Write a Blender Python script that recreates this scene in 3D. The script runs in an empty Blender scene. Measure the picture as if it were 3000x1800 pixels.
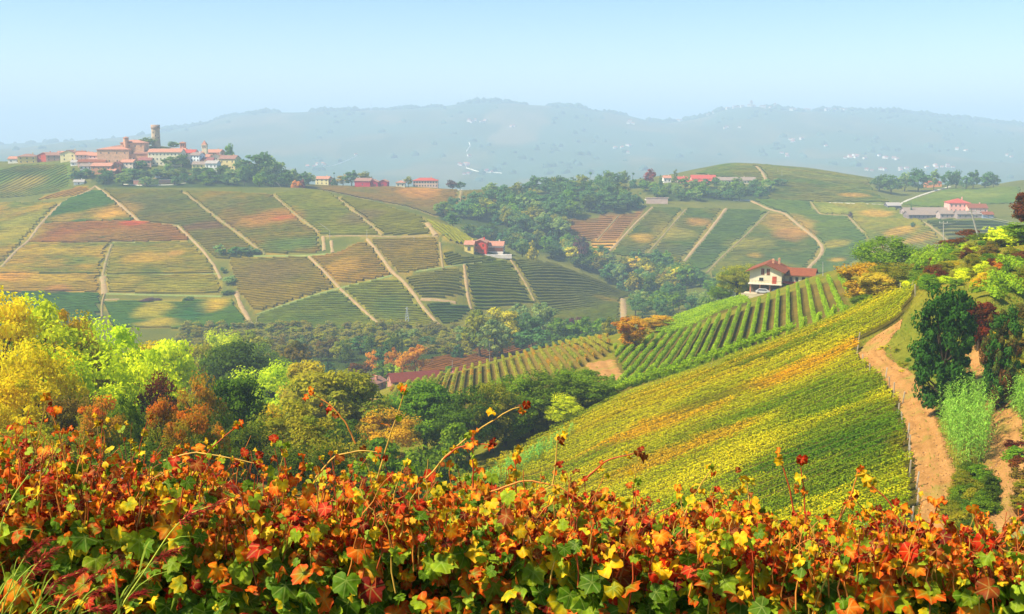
import bpy, math, random
import numpy as np
from mathutils import Matrix, Vector

R = math.radians
random.seed(7)
rng = np.random.default_rng(11)
SC = bpy.context.scene
COL = SC.collection

# ------------------------------------------------------------------ camera
FPX = 3200.0                      # focal length in pixels of the 3000 px wide photograph
PITCH = math.atan(520.0 / FPX)    # eye level lies 520 px above the picture's centre
cam_d = bpy.data.cameras.new('camera'); cam = bpy.data.objects.new('camera', cam_d); COL.objects.link(cam)
cam_d.sensor_width = 36.0; cam_d.lens = 36.0 * FPX / 3000.0
cam_d.clip_start = 0.05; cam_d.clip_end = 40000.0
cam.location = (0, 0, 0); cam.rotation_euler = (math.pi / 2 - PITCH, 0, 0)
SC.camera = cam

# ------------------------------------------------------------------ sky, sun, exposure
SUN_TO = Vector((-0.60, -0.20, 0.77)).normalized()     # direction towards the sun: left and behind the viewer
w = bpy.data.worlds.new('World'); SC.world = w; w.use_nodes = True
nt = w.node_tree; nt.nodes.clear()
sky = nt.nodes.new('ShaderNodeTexSky'); sky.sky_type = 'NISHITA'; sky.sun_disc = False
sky.sun_elevation = math.asin(SUN_TO.z); sky.sun_rotation = math.atan2(SUN_TO.x, SUN_TO.y)
sky.altitude = 380; sky.air_density = 1.0; sky.dust_density = 0.3; sky.ozone_density = 2.5
hs = nt.nodes.new('ShaderNodeHueSaturation'); hs.inputs['Saturation'].default_value = 1.3; hs.inputs['Hue'].default_value = 0.5
bg = nt.nodes.new('ShaderNodeBackground'); bg.inputs['Strength'].default_value = 0.085
wo = nt.nodes.new('ShaderNodeOutputWorld')
nt.links.new(sky.outputs[0], hs.inputs['Color']); nt.links.new(hs.outputs[0], bg.inputs[0]); nt.links.new(bg.outputs[0], wo.inputs[0])
sun_d = bpy.data.lights.new('sun', 'SUN'); sun_d.energy = 5.0; sun_d.angle = R(4.0); sun_d.color = (1.0, 0.91, 0.72)
sun = bpy.data.objects.new('sun', sun_d); COL.objects.link(sun)
sun.rotation_euler = SUN_TO.to_track_quat('Z', 'Y').to_euler(); sun.location = (0, 0, 300)
SC.view_settings.view_transform = 'Standard'; SC.view_settings.look = 'None'
SC.view_settings.exposure = 1.0; SC.view_settings.gamma = 1.0; SC.view_settings.use_curve_mapping = False
cy = SC.cycles
cy.max_bounces = 6; cy.diffuse_bounces = 4; cy.glossy_bounces = 1; cy.transmission_bounces = 3; cy.volume_bounces = 1
cy.transparent_max_bounces = 4; cy.use_denoising = True; cy.caustics_reflective = False; cy.caustics_refractive = False
cy.sample_clamp_indirect = 4.0
HAZE_DENSITY = 3.0e-4
HAZE_COLOR = (0.62, 0.80, 1.0)

# ------------------------------------------------------------------ helpers
def S(h, g=1.0):
    h = h.lstrip('#'); c = [int(h[i:i + 2], 16) / 255 for i in (0, 2, 4)]
    return np.array([((x / 12.92) if x <= 0.04045 else ((x + 0.055) / 1.055) ** 2.4) * g for x in c])

def hash2(ix, iy, seed):
    n = (ix.astype(np.int64) * 374761393 + iy.astype(np.int64) * 668265263 + seed * 974711) & 0x7fffffff
    n = ((n ^ (n >> 13)) * 1274126177) & 0x7fffffff
    n = (n ^ (n >> 16)) & 0xffffff
    return n / float(0xffffff)

def vnoise(x, y, seed=0):
    x = np.asarray(x, float); y = np.asarray(y, float)
    ix = np.floor(x); iy = np.floor(y); fx = x - ix; fy = y - iy
    fx = fx * fx * (3 - 2 * fx); fy = fy * fy * (3 - 2 * fy)
    a = hash2(ix, iy, seed); b = hash2(ix + 1, iy, seed); c = hash2(ix, iy + 1, seed); d = hash2(ix + 1, iy + 1, seed)
    return (a * (1 - fx) + b * fx) * (1 - fy) + (c * (1 - fx) + d * fx) * fy

def fbm(x, y, seed=0, oct=3):
    s = 0; a = 0.5; t = 0
    for o in range(oct):
        s = s + a * vnoise(x * 2 ** o, y * 2 ** o, seed + o * 17); t += a; a *= 0.5
    return s / t            # 0..1

def pchip(x, y, q):
    x = np.asarray(x, float); y = np.asarray(y, float); q = np.clip(q, x[0], x[-1])
    h = np.diff(x); d = np.diff(y) / h
    m = np.zeros_like(x); m[0] = d[0]; m[-1] = d[-1]
    for i in range(1, len(x) - 1):
        if d[i - 1] * d[i] > 0:
            w1 = 2 * h[i] + h[i - 1]; w2 = h[i] + 2 * h[i - 1]
            m[i] = (w1 + w2) / (w1 / d[i - 1] + w2 / d[i])
    k = np.clip(np.searchsorted(x, q, side='right') - 1, 0, len(x) - 2)
    t = (q - x[k]) / h[k]
    return ((2 * t ** 3 - 3 * t ** 2 + 1) * y[k] + (t ** 3 - 2 * t ** 2 + t) * h[k] * m[k]
            + (-2 * t ** 3 + 3 * t ** 2) * y[k + 1] + (t ** 3 - t ** 2) * h[k] * m[k + 1])

CP, SP = math.cos(PITCH), math.sin(PITCH)
def px_dir(u, v):
    xc = (u - 1500.0) / FPX; yc = (900.0 - v) / FPX
    return np.array([xc, CP + yc * SP, -SP + yc * CP])
def px_at(u, v, Y):
    d = px_dir(u, v); return d * (Y / d[1])

def mesh_np(name, V, Fc, cols=None, mats=(), smooth=False, fmat=None):
    """one mesh from numpy arrays; Fc is a list of (n,3)/(n,4) index arrays"""
    if isinstance(Fc, np.ndarray): Fc = [Fc]
    Fc = [f for f in Fc if len(f)]
    me = bpy.data.meshes.new(name); V = np.asarray(V, np.float32)
    me.vertices.add(len(V)); me.vertices.foreach_set('co', V.ravel())
    nl = sum(f.size for f in Fc); npoly = sum(len(f) for f in Fc)
    me.loops.add(nl); me.loops.foreach_set('vertex_index', np.concatenate([f.ravel() for f in Fc]).astype(np.int32))
    tot = np.concatenate([np.full(len(f), f.shape[1]) for f in Fc]).astype(np.int32)
    st = np.concatenate([[0], np.cumsum(tot)[:-1]]).astype(np.int32)
    me.polygons.add(npoly); me.polygons.foreach_set('loop_start', st); me.polygons.foreach_set('loop_total', tot)
    if fmat is not None: me.polygons.foreach_set('material_index', np.asarray(fmat, np.int32))
    me.polygons.foreach_set('use_smooth', np.full(npoly, smooth))
    if cols is not None:
        at = me.color_attributes.new('Col', 'FLOAT_COLOR', 'POINT')
        c = np.ones((len(V), 4), np.float32); c[:, :3] = cols; at.data.foreach_set('color', c.ravel())
    for m in mats: me.materials.append(m)
    me.update(calc_edges=True)
    return me

def obj(name, me, parent=None, loc=None, rot=None, scale=None):
    o = bpy.data.objects.new(name, me); COL.objects.link(o)
    if parent is not None: o.parent = parent
    if loc is not None: o.location = loc
    if rot is not None: o.rotation_euler = rot
    if scale is not None: o.scale = scale
    return o
def tag(o, label, cat, group=None, kind=None):
    o['label'] = label; o['category'] = cat
    if group: o['group'] = group
    if kind: o['kind'] = kind
    return o
def struct(o): o['kind'] = 'structure'; return o

class MB:
    """collects boxes, prisms and tubes into one mesh"""
    def __init__(s): s.V = []; s.Q = []; s.T = []; s.n = 0
    def add(s, V, Q=(), T=()):
        V = np.asarray(V, float)
        if len(Q): s.Q.append(np.asarray(Q) + s.n)
        if len(T): s.T.append(np.asarray(T) + s.n)
        s.V.append(V); s.n += len(V); return s
    def box(s, x0, x1, y0, y1, z0, z1):
        V = [(x, y, z) for z in (z0, z1) for y in (y0, y1) for x in (x0, x1)]
        return s.add(V, [(0, 2, 3, 1), (4, 5, 7, 6), (0, 1, 5, 4), (2, 6, 7, 3), (0, 4, 6, 2), (1, 3, 7, 5)])
    def tube(s, P, r, n=6, cap=True):
        P = np.asarray(P, float); r = np.broadcast_to(np.asarray(r, float), (len(P),)); m = len(P)
        T = np.gradient(P, axis=0); T /= np.linalg.norm(T, axis=1)[:, None] + 1e-9
        ref = np.where(np.abs(T[:, 2:3]) > 0.9, np.array([[1.0, 0, 0]]), np.array([[0, 0, 1.0]]))
        A = np.cross(T, ref); A /= np.linalg.norm(A, axis=1)[:, None] + 1e-9; B = np.cross(T, A)
        th = np.arange(n) * 2 * math.pi / n
        V = P[:, None] + r[:, None, None] * (np.cos(th)[None, :, None] * A[:, None] + np.sin(th)[None, :, None] * B[:, None])
        i, j = np.meshgrid(np.arange(m - 1), np.arange(n), indexing='ij'); j2 = (j + 1) % n
        Q = np.stack([i * n + j, i * n + j2, (i + 1) * n + j2, (i + 1) * n + j], -1).reshape(-1, 4)
        return s.add(V.reshape(-1, 3), Q)
    def mesh(s, name, mats=(), smooth=False, cols=None):
        V = np.concatenate(s.V); F = []
        if s.Q: F.append(np.concatenate(s.Q))
        if s.T: F.append(np.concatenate(s.T))
        return mesh_np(name, V, F, cols, mats, smooth)

# ------------------------------------------------------------------ materials
def new_mat(name):
    m = bpy.data.materials.new(name); m.use_nodes = True
    n = m.node_tree; n.nodes.clear(); out = n.nodes.new('ShaderNodeOutputMaterial'); return m, n, out
def rgba(c): return (float(c[0]), float(c[1]), float(c[2]), 1.0)
def mixc(n, f, a, b, mode='MIX'):
    x = n.nodes.new('ShaderNodeMix'); x.data_type = 'RGBA'; x.blend_type = mode
    for sock, val in ((x.inputs[0], f), (x.inputs[6], a), (x.inputs[7], b)):
        if isinstance(val, bpy.types.NodeSocket): n.links.new(val, sock)
        elif isinstance(val, (int, float)): sock.default_value = val
        else: sock.default_value = rgba(val)
    return x.outputs[2]
def noise(n, scale, detail=3, coord=None, rough=0.55, lo=0.3, hi=0.7):
    t = n.nodes.new('ShaderNodeTexNoise'); t.inputs['Scale'].default_value = scale; t.inputs['Detail'].default_value = detail
    t.inputs['Roughness'].default_value = rough
    if coord is None:
        g = n.nodes.new('ShaderNodeNewGeometry'); coord = g.outputs['Position']
    n.links.new(coord, t.inputs['Vector'])
    r = n.nodes.new('ShaderNodeMapRange'); r.inputs[1].default_value = lo; r.inputs[2].default_value = hi
    n.links.new(t.outputs[0], r.inputs[0]); return r.outputs[0]
def principled(n, out, col, rough=0.8, spec=0.3, bump=None, bstr=0.3, bdist=0.05):
    p = n.nodes.new('ShaderNodeBsdfPrincipled')
    if isinstance(col, bpy.types.NodeSocket): n.links.new(col, p.inputs['Base Color'])
    else: p.inputs['Base Color'].default_value = rgba(col)
    p.inputs['Roughness'].default_value = rough; p.inputs['Specular IOR Level'].default_value = spec
    if bump is not None:
        b = n.nodes.new('ShaderNodeBump'); b.inputs['Strength'].default_value = bstr; b.inputs['Distance'].default_value = bdist
        n.links.new(bump, b.inputs['Height']); n.links.new(b.outputs[0], p.inputs['Normal'])
    if out is not None: n.links.new(p.outputs[0], out.inputs[0])
    return p
def attr(n, name='Col', typ='GEOMETRY'):
    a = n.nodes.new('ShaderNodeAttribute'); a.attribute_name = name; a.attribute_type = typ; return a

def mat_ground():
    m, n, out = new_mat('ground')
    a = attr(n).outputs['Color']
    g = n.nodes.new('ShaderNodeNewGeometry').outputs['Position']
    f1 = noise(n, 1.1, 4, g); f2 = noise(n, 0.09, 4, g); f3 = noise(n, 7.0, 3, g)
    c = mixc(n, f1, a, mixc(n, 1.0, a, (0.62, 0.64, 0.55), 'MULTIPLY'))
    c = mixc(n, f2, c, mixc(n, 1.0, c, (1.35, 1.2, 0.95), 'MULTIPLY'))
    c = mixc(n, f3, c, mixc(n, 1.0, c, (0.7, 0.72, 0.66), 'MULTIPLY'))
    principled(n, out, c, 0.95, 0.0, f3, 0.5, 0.2); return m
def mat_path(name='bare_earth', c1='#c98d5a', c2='#a9713f', c3='#8f8a3c'):
    m, n, out = new_mat(name)
    g = n.nodes.new('ShaderNodeNewGeometry').outputs['Position']
    f1 = noise(n, 0.5, 5, g); f2 = noise(n, 5.0, 4, g); f3 = noise(n, 0.25, 4, g, lo=0.52, hi=0.72)
    c = mixc(n, f1, S(c1), S(c2)); c = mixc(n, f2, c, mixc(n, 1.0, c, (0.72, 0.7, 0.66), 'MULTIPLY'))
    c = mixc(n, f3, c, S(c3))
    principled(n, out, c, 0.95, 0.1, f2, 0.6, 0.15); return m
def mat_vcol(name, rough=0.8, trans=0.0, ns=1.6, var=(0.62, 0.66, 0.5)):
    """plant surface coloured by its own vertex colours"""
    m, n, out = new_mat(name)
    a = attr(n).outputs['Color']
    g = n.nodes.new('ShaderNodeNewGeometry').outputs['Position']
    f1 = noise(n, ns, 3, g)
    c = mixc(n, f1, a, mixc(n, 1.0, a, var, 'MULTIPLY'))
    p = principled(n, None, c, rough, 0.04)
    if trans > 0:
        t = n.nodes.new('ShaderNodeBsdfTranslucent'); n.links.new(c, t.inputs[0])
        x = n.nodes.new('ShaderNodeMixShader'); x.inputs[0].default_value = trans
        n.links.new(p.outputs[0], x.inputs[1]); n.links.new(t.outputs[0], x.inputs[2]); n.links.new(x.outputs[0], out.inputs[0])
    else: n.links.new(p.outputs[0], out.inputs[0])
    return m
def leaf_mat(name, c1, c2, c3, trans=0.5, mode='clump'):
    """crown: leaf colours c1..c2 at random, c3 in whole clumps ('clump') or towards the top ('top')"""
    m, n, out = new_mat(name)
    a = attr(n); sp = n.nodes.new('ShaderNodeSeparateColor'); n.links.new(a.outputs['Color'], sp.inputs[0])
    c = mixc(n, sp.outputs[0], S(c1), S(c2))
    r = n.nodes.new('ShaderNodeMapRange')
    if mode == 'clump': r.inputs[1].default_value = 0.45; r.inputs[2].default_value = 0.95; n.links.new(sp.outputs[2], r.inputs[0])
    else:
        ad = n.nodes.new('ShaderNodeMath'); ad.operation = 'MULTIPLY_ADD'; ad.inputs[1].default_value = 0.35
        n.links.new(sp.outputs[2], ad.inputs[0]); n.links.new(sp.outputs[1], ad.inputs[2])
        r.inputs[1].default_value = 0.78; r.inputs[2].default_value = 1.2; n.links.new(ad.outputs[0], r.inputs[0])
    c = mixc(n, r.outputs[0], c, S(c3))
    oi = n.nodes.new('ShaderNodeObjectInfo')
    hv = n.nodes.new('ShaderNodeHueSaturation'); n.links.new(c, hv.inputs['Color'])
    rr = n.nodes.new('ShaderNodeMapRange'); rr.inputs[3].default_value = 0.8; rr.inputs[4].default_value = 1.18
    n.links.new(oi.outputs['Random'], rr.inputs[0]); n.links.new(rr.outputs[0], hv.inputs['Value'])
    r2 = n.nodes.new('ShaderNodeMapRange'); r2.inputs[3].default_value = 0.485; r2.inputs[4].default_value = 0.515
    mm = n.nodes.new('ShaderNodeMath'); mm.operation = 'FRACT'; m7 = n.nodes.new('ShaderNodeMath'); m7.operation = 'MULTIPLY'; m7.inputs[1].default_value = 7.3
    n.links.new(oi.outputs['Random'], m7.inputs[0]); n.links.new(m7.outputs[0], mm.inputs[0]); n.links.new(mm.outputs[0], r2.inputs[0]); n.links.new(r2.outputs[0], hv.inputs['Hue'])
    c = hv.outputs[0]
    d = n.nodes.new('ShaderNodeBsdfDiffuse'); n.links.new(c, d.inputs[0])
    t = n.nodes.new('ShaderNodeBsdfTranslucent'); n.links.new(c, t.inputs[0])
    x = n.nodes.new('ShaderNodeMixShader'); x.inputs[0].default_value = trans
    n.links.new(d.outputs[0], x.inputs[1]); n.links.new(t.outputs[0], x.inputs[2]); n.links.new(x.outputs[0], out.inputs[0])
    return m
_plain = {}
def plain(name, c, rough=0.7, spec=0.3, var=0.12, ns=0.6, bump=0.0):
    """a painted, plastered or metal surface with slight wear"""
    if name in _plain: return _plain[name]
    m, n, out = new_mat(name)
    co = n.nodes.new('ShaderNodeTexCoord').outputs['Object']
    f = noise(n, ns, 4, co); c0 = S(c) if isinstance(c, str) else np.array(c)
    k = mixc(n, f, c0 * (1 - var), c0 * (1 + var))
    principled(n, out, k, rough, spec, f if bump else None, bump, 0.05); _plain[name] = m; return m
def tiles(name, c1, c2):
    if name in _plain: return _plain[name]
    m, n, out = new_mat(name)
    co = n.nodes.new('ShaderNodeTexCoord').outputs['Object']
    f = noise(n, 1.3, 4, co); k = mixc(n, f, S(c1), S(c2)); f2 = noise(n, 6.0, 3, co); k = mixc(n, f2, k, mixc(n, 1.0, k, (0.7, 0.66, 0.62), 'MULTIPLY'))
    wv = n.nodes.new('ShaderNodeTexWave'); wv.bands_direction = 'X'; wv.inputs['Scale'].default_value = 1.3; wv.inputs['Distortion'].default_value = 0.6
    n.links.new(co, wv.inputs['Vector'])
    principled(n, out, k, 0.9, 0.15, wv.outputs[1], 0.5, 0.12); _plain[name] = m; return m
# ------------------------------------------------------------------ terrain: cross-sections of the valley, read as (picture column, metres away, height)
def kz(lst):
    """entries (u, Y, v) with v a picture row of the visible ground, or (u, Y, 'z', height)"""
    A = []
    for e in lst:
        if len(e) == 4:
            z = e[3]; Y = e[1]; v = 900 - FPX * math.tan(math.atan2(z, Y) + PITCH)
            p = px_at(e[0], v, Y)
        else: p = px_at(e[0], e[2], e[1])
        A.append((p[0] / p[1], e[1], p[2]))
    return np.array(A)
Z = 'z'
KN = [
 kz([(-900,1.2,Z,-1.95),(1500,1.2,Z,-1.95),(3900,1.2,Z,-1.95)]),
 kz([(-900,5,Z,-3.05),(0,5,Z,-3.05),(1500,4.6,Z,-3.05),(3000,4.2,Z,-3.1),(3900,4,Z,-3.1)]),
 kz([(-900,25,Z,-9),(1500,25,Z,-9.5),(3000,25,Z,-11),(3900,25,Z,-11)]),
 kz([(-900,60,Z,-20),(600,60,Z,-22),(1200,60,Z,-24.5),(1500,60,Z,-26.5),(1800,62,Z,-27),(2100,64,Z,-27.5),(2400,67,Z,-29),(2700,70,Z,-28.6),(3000,72,1560),(3900,70,Z,-24)]),
 kz([(-900,100,Z,-32),(600,100,Z,-35),(1000,100,Z,-37),(1200,100,Z,-39.5),(1500,100,Z,-43),(1800,100,1651),(2100,100,1534),(2400,100,1417),(2680,100,1308),(2850,100,1245),(3000,98,1195),(3900,92,Z,-19)]),
 kz([(-900,126,Z,-40),(600,126,Z,-43),(1000,126,Z,-44),(1200,128,Z,-46),(1500,130,1525),(1800,130,1408),(2100,130,1291),(2400,130,1174),(2680,130,1065),(2850,122,1005),(3000,116,965),(3900,108,Z,-16)]),
 kz([(-900,150,Z,-47),(0,150,Z,-47),(600,152,Z,-51),(900,155,Z,-51),(1200,160,Z,-51.5),(1500,165,1300),(1790,165,1182),(2100,165,1068),(2404,165,953),(2606,162,868),(2707,152,836),(2850,142,838),(3000,133,860),(3900,120,Z,-14)]),
 kz([(-900,220,Z,-66),(600,220,Z,-68),(900,210,Z,-63),(1200,205,Z,-56.5),(1500,205,Z,-52.5),(1650,203,Z,-51),(1800,200,1152),(2000,200,1107),(2100,200,1073),(2230,200,1027),(2404,200,958),(2600,185,868),(2700,172,815),(2850,160,780),(3000,152,775),(3900,140,Z,-11)]),
 kz([(-900,300,Z,-84),(600,300,Z,-85),(900,290,Z,-77),(1050,280,Z,-72),(1200,250,Z,-62),(1500,250,Z,-58),(1800,285,1005),(2000,290,970),(2100,290,930),(2230,290,886),(2404,285,822),(2600,235,800),(2700,200,780),(2850,180,738),(3000,170,718),(3900,160,Z,-9)]),
 kz([(-900,380,Z,-97),(600,375,Z,-96),(900,355,Z,-88),(1050,345,1160),(1150,290,1142),(1200,290,1128),(1500,310,1046),(1640,320,1010),(1780,330,985),(2000,395,925),(2100,395,893),(2230,380,868),(2404,350,805),(2600,270,778),(2700,235,752),(2850,205,705),(3000,192,662),(3900,180,Z,-8)]),
 kz([(-900,470,Z,-104),(600,465,Z,-103),(1050,430,Z,-98),(1300,420,Z,-95),(1800,450,Z,-98),(2100,480,Z,-96),(2400,460,Z,-90),(2700,430,Z,-85),(3000,410,Z,-75),(3900,400,Z,-60)]),
 kz([(-900,560,Z,-101),(0,560,960),(600,560,965),(1200,560,962),(1500,590,945),(1800,620,910),(2100,610,Z,-99),(2400,600,Z,-98),(3000,560,Z,-93),(3900,560,Z,-88)]),
 kz([(-900,690,765),(0,690,760),(600,680,770),(1000,650,785),(1300,625,805),(1500,635,830),(1700,650,862),(1850,660,885),(2100,650,Z,-98.5),(3000,620,Z,-91),(3900,620,Z,-85)]),
 kz([(-900,860,610),(0,850,590),(300,845,565),(600,850,556),(850,850,551),(960,830,562),(1100,790,591),(1200,760,615),(1300,725,650),(1400,695,715),(1500,685,745),(1620,675,777),(1750,678,826),(1850,685,868),(2100,690,Z,-98),(3000,670,Z,-85),(3900,670,Z,-80)]),
 kz([(-900,900,560),(0,900,545),(300,885,541),(450,890,541),(600,890,545),(760,890,549),(850,895,562),(960,880,592),(1100,850,620),(1200,830,650),(1300,800,700),(1400,770,775),(1500,750,800),(1650,735,835),(1800,735,870),(2100,730,Z,-97),(2400,720,Z,-95),(3000,710,Z,-82),(3900,700,Z,-75)]),
 kz([(-900,930,520),(0,930,507),(300,905,517),(450,912,513),(600,912,517),(760,920,537),(900,940,562),(1050,930,583),(1200,900,615),(1350,860,655),(1500,830,700),(1650,800,760),(1800,785,800),(2100,770,800),(2400,760,797),(2700,760,765),(3000,750,725),(3900,740,690)]),
 kz([(-900,960,500),(0,955,490),(300,930,490),(450,935,482),(600,937,491),(760,945,527),(900,970,549),(1050,965,563),(1200,950,582),(1350,920,612),(1500,890,640),(1650,860,670),(1800,850,690),(2100,850,690),(2400,850,680),(2650,820,665),(2800,810,648),(3000,810,640),(3900,810,600)]),
 kz([(-900,990,488),(0,990,479),(300,955,462),(450,960,452),(600,965,472),(760,980,523),(900,1000,541),(1050,1000,548),(1200,1000,550),(1350,1000,557),(1500,975,572),(1650,940,590),(1800,940,582),(2100,940,584),(2400,940,592),(2600,930,598),(2800,920,598),(3000,920,590),(3900,920,570)]),
 kz([(-900,1080,478),(0,1060,474),(200,1040,462),(330,985,438),(450,995,428),(600,1000,458),(760,1020,522),(900,1040,540),(1050,1045,547),(1200,1045,549),(1350,1045,556),(1500,1050,556),(1650,1060,548),(1800,1080,538),(1950,1120,515),(2050,1150,494),(2170,1160,478),(2300,1160,486),(2450,1150,505),(2560,1130,524),(2650,1090,550),(2800,1080,545),(2900,1070,545),(3000,1060,532),(3900,1050,520)]),
 kz([(-900,1500,Z,-75),(1500,1500,Z,-95),(3900,1500,Z,-90)]),
 kz([(-900,2400,Z,-140),(1500,2400,Z,-150),(3900,2400,Z,-140)]),
 kz([(-900,3300,480),(0,3300,455),(400,3300,470),(900,3300,500),(1500,3300,510),(2100,3300,500),(2700,3300,500),(3000,3300,505),(3900,3300,500)]),
 kz([(-900,4300,450),(0,4300,436),(300,4300,418),(700,4300,400),(1200,4300,398),(1500,4300,395),(1950,4300,412),(2300,4300,400),(2700,4300,410),(3000,4300,425),(3900,4300,430)]),
 kz([(-900,5600,432),(0,5600,424),(200,5600,416),(400,5600,398),(600,5600,362),(650,5600,346),(700,5600,334),(1000,5600,325),(1250,5600,315),(1430,5600,301),(1600,5600,312),(1800,5600,332),(1950,5600,358),(2060,5600,342),(2130,5600,318),(2200,5600,311),(2350,5600,325),(2600,5600,326),(2750,5600,341),(3000,5600,362),(3900,5600,370)]),
 kz([(-900,7500,Z,-200),(1500,7500,Z,-150),(3900,7500,Z,-150)]),
 kz([(-900,14000,Z,-300),(1500,14000,Z,-300),(3900,14000,Z,-300)]),
]
GA = np.linspace(-1.15, 1.15, 577); GL = np.linspace(math.log(0.8), math.log(14000), 1200)
GY = np.exp(GL)
kY = np.array([pchip(k[:, 0], k[:, 1], GA) for k in KN]); kZ = np.array([pchip(k[:, 0], k[:, 2], GA) for k in KN])
GZ = np.array([pchip(kY[:, i], kZ[:, i], GY) for i in range(len(GA))])      # [a, Y]
_X = GA[:, None] * GY[None]; _Y = np.broadcast_to(GY[None], _X.shape)
sm = lambda t, a, b: np.clip((t - a) / (b - a), 0, 1) ** 2 * (3 - 2 * np.clip((t - a) / (b - a), 0, 1))
_nf = (fbm(_X / 420, _Y / 420, 3, 4) - 0.5) * 46 * sm(_Y, 2300, 3200) * (1 - 0.72 * sm(_Y, 4800, 5600)) + (fbm(_X / 120, _Y / 120, 9, 3) - 0.5) * 10 * sm(_Y, 2300, 3200)
_nm = (fbm(_X / 45, _Y / 45, 5, 3) - 0.5) * 2.2 * sm(_Y, 350, 560) * (1 - sm(_Y, 2300, 2600))
_nn = (fbm(_X / 9, _Y / 9, 6, 3) - 0.5) * 0.7 * sm(_Y, 30, 80) * (1 - sm(_Y, 350, 500))
GZ = GZ + _nf + _nm + _nn
def ground(x, y):
    x = np.asarray(x, float); y = np.asarray(y, float)
    yy = np.maximum(y, 1.0); a = np.clip(x / np.maximum(yy, 8.0), -1.14, 1.14)
    fa = (a - GA[0]) / (GA[1] - GA[0]); fl = np.clip((np.log(yy) - GL[0]) / (GL[1] - GL[0]), 0, len(GL) - 1.001)
    i = np.clip(fa.astype(int), 0, len(GA) - 2); j = fl.astype(int); fa = fa - i; fl = fl - j
    return (GZ[i, j] * (1 - fa) + GZ[i + 1, j] * fa) * (1 - fl) + (GZ[i, j + 1] * (1 - fa) + GZ[i + 1, j + 1] * fa) * fl
_RY = np.exp(np.linspace(math.log(8), math.log(9000), 4000))
def cast(u, v, after=8.0, until=9000.0):
    """where the sight line through a picture point meets the ground"""
    Y = _RY[(_RY >= after) & (_RY <= until)]
    d = px_dir(u, v); zr = d[2] / d[1] * Y; xr = d[0] / d[1] * Y
    g = ground(xr, Y); hit = np.nonzero(g >= zr)[0]
    k = hit[0] if len(hit) else int(np.argmin(zr - g))
    if k > 0 and len(hit):
        t = (zr[k - 1] - g[k - 1]) / ((zr[k - 1] - g[k - 1]) + (g[k] - zr[k]) + 1e-9); y = Y[k - 1] + t * (Y[k] - Y[k - 1])
    else: y = Y[k]
    x = d[0] / d[1] * y
    return np.array([x, y, float(ground(x, y))])
def on(u, Y):
    """ground point at picture column u, Y metres away"""
    x = (u - 1500) / FPX * Y
    for _ in range(3):
        z = float(ground(x, Y)); x = (u - 1500) / FPX * (Y * CP - z * SP)
    return np.array([x, Y, float(ground(x, Y))])
def poly_cast(P, after=8.0, until=9000.0, sub=6):
    out = []
    for a, b in zip(P, P[1:] + P[:1]):
        for t in np.arange(sub) / sub:
            out.append(cast(a[0] + (b[0] - a[0]) * t, a[1] + (b[1] - a[1]) * t, after, until)[:2])
    return np.array(out)
def line_cast(P, after=8.0, until=9000.0, step=6.0):
    out = []
    for a, b in zip(P, P[1:]):
        n = max(1, int(math.hypot(b[0] - a[0], b[1] - a[1]) / step))
        for t in np.arange(n) / n: out.append(cast(a[0] + (b[0] - a[0]) * t, a[1] + (b[1] - a[1]) * t, after, until)[:2])
    out.append(cast(P[-1][0], P[-1][1], after, until)[:2])
    L = np.array(out)
    for _ in range(3):
        if len(L) > 2: L[1:-1] = (L[:-2] + 2 * L[1:-1] + L[2:]) / 4
    return L
def inside(P, x, y):
    x = np.asarray(x); y = np.asarray(y); r = np.zeros(x.shape, bool)
    for (x0, y0), (x1, y1) in zip(P, np.roll(P, -1, 0)):
        c = (y0 > y) != (y1 > y)
        r ^= c & (x < (x1 - x0) * (y - y0) / (y1 - y0 + 1e-12) + x0)
    return r
def seg_dist(L, x, y):
    d = np.full(np.shape(x), 1e9)
    for (x0, y0), (x1, y1) in zip(L[:-1], L[1:]):
        dx, dy = x1 - x0, y1 - y0; t = np.clip(((x - x0) * dx + (y - y0) * dy) / (dx * dx + dy * dy + 1e-9), 0, 1)
        d = np.minimum(d, np.hypot(x - x0 - t * dx, y - y0 - t * dy))
    return d

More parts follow.
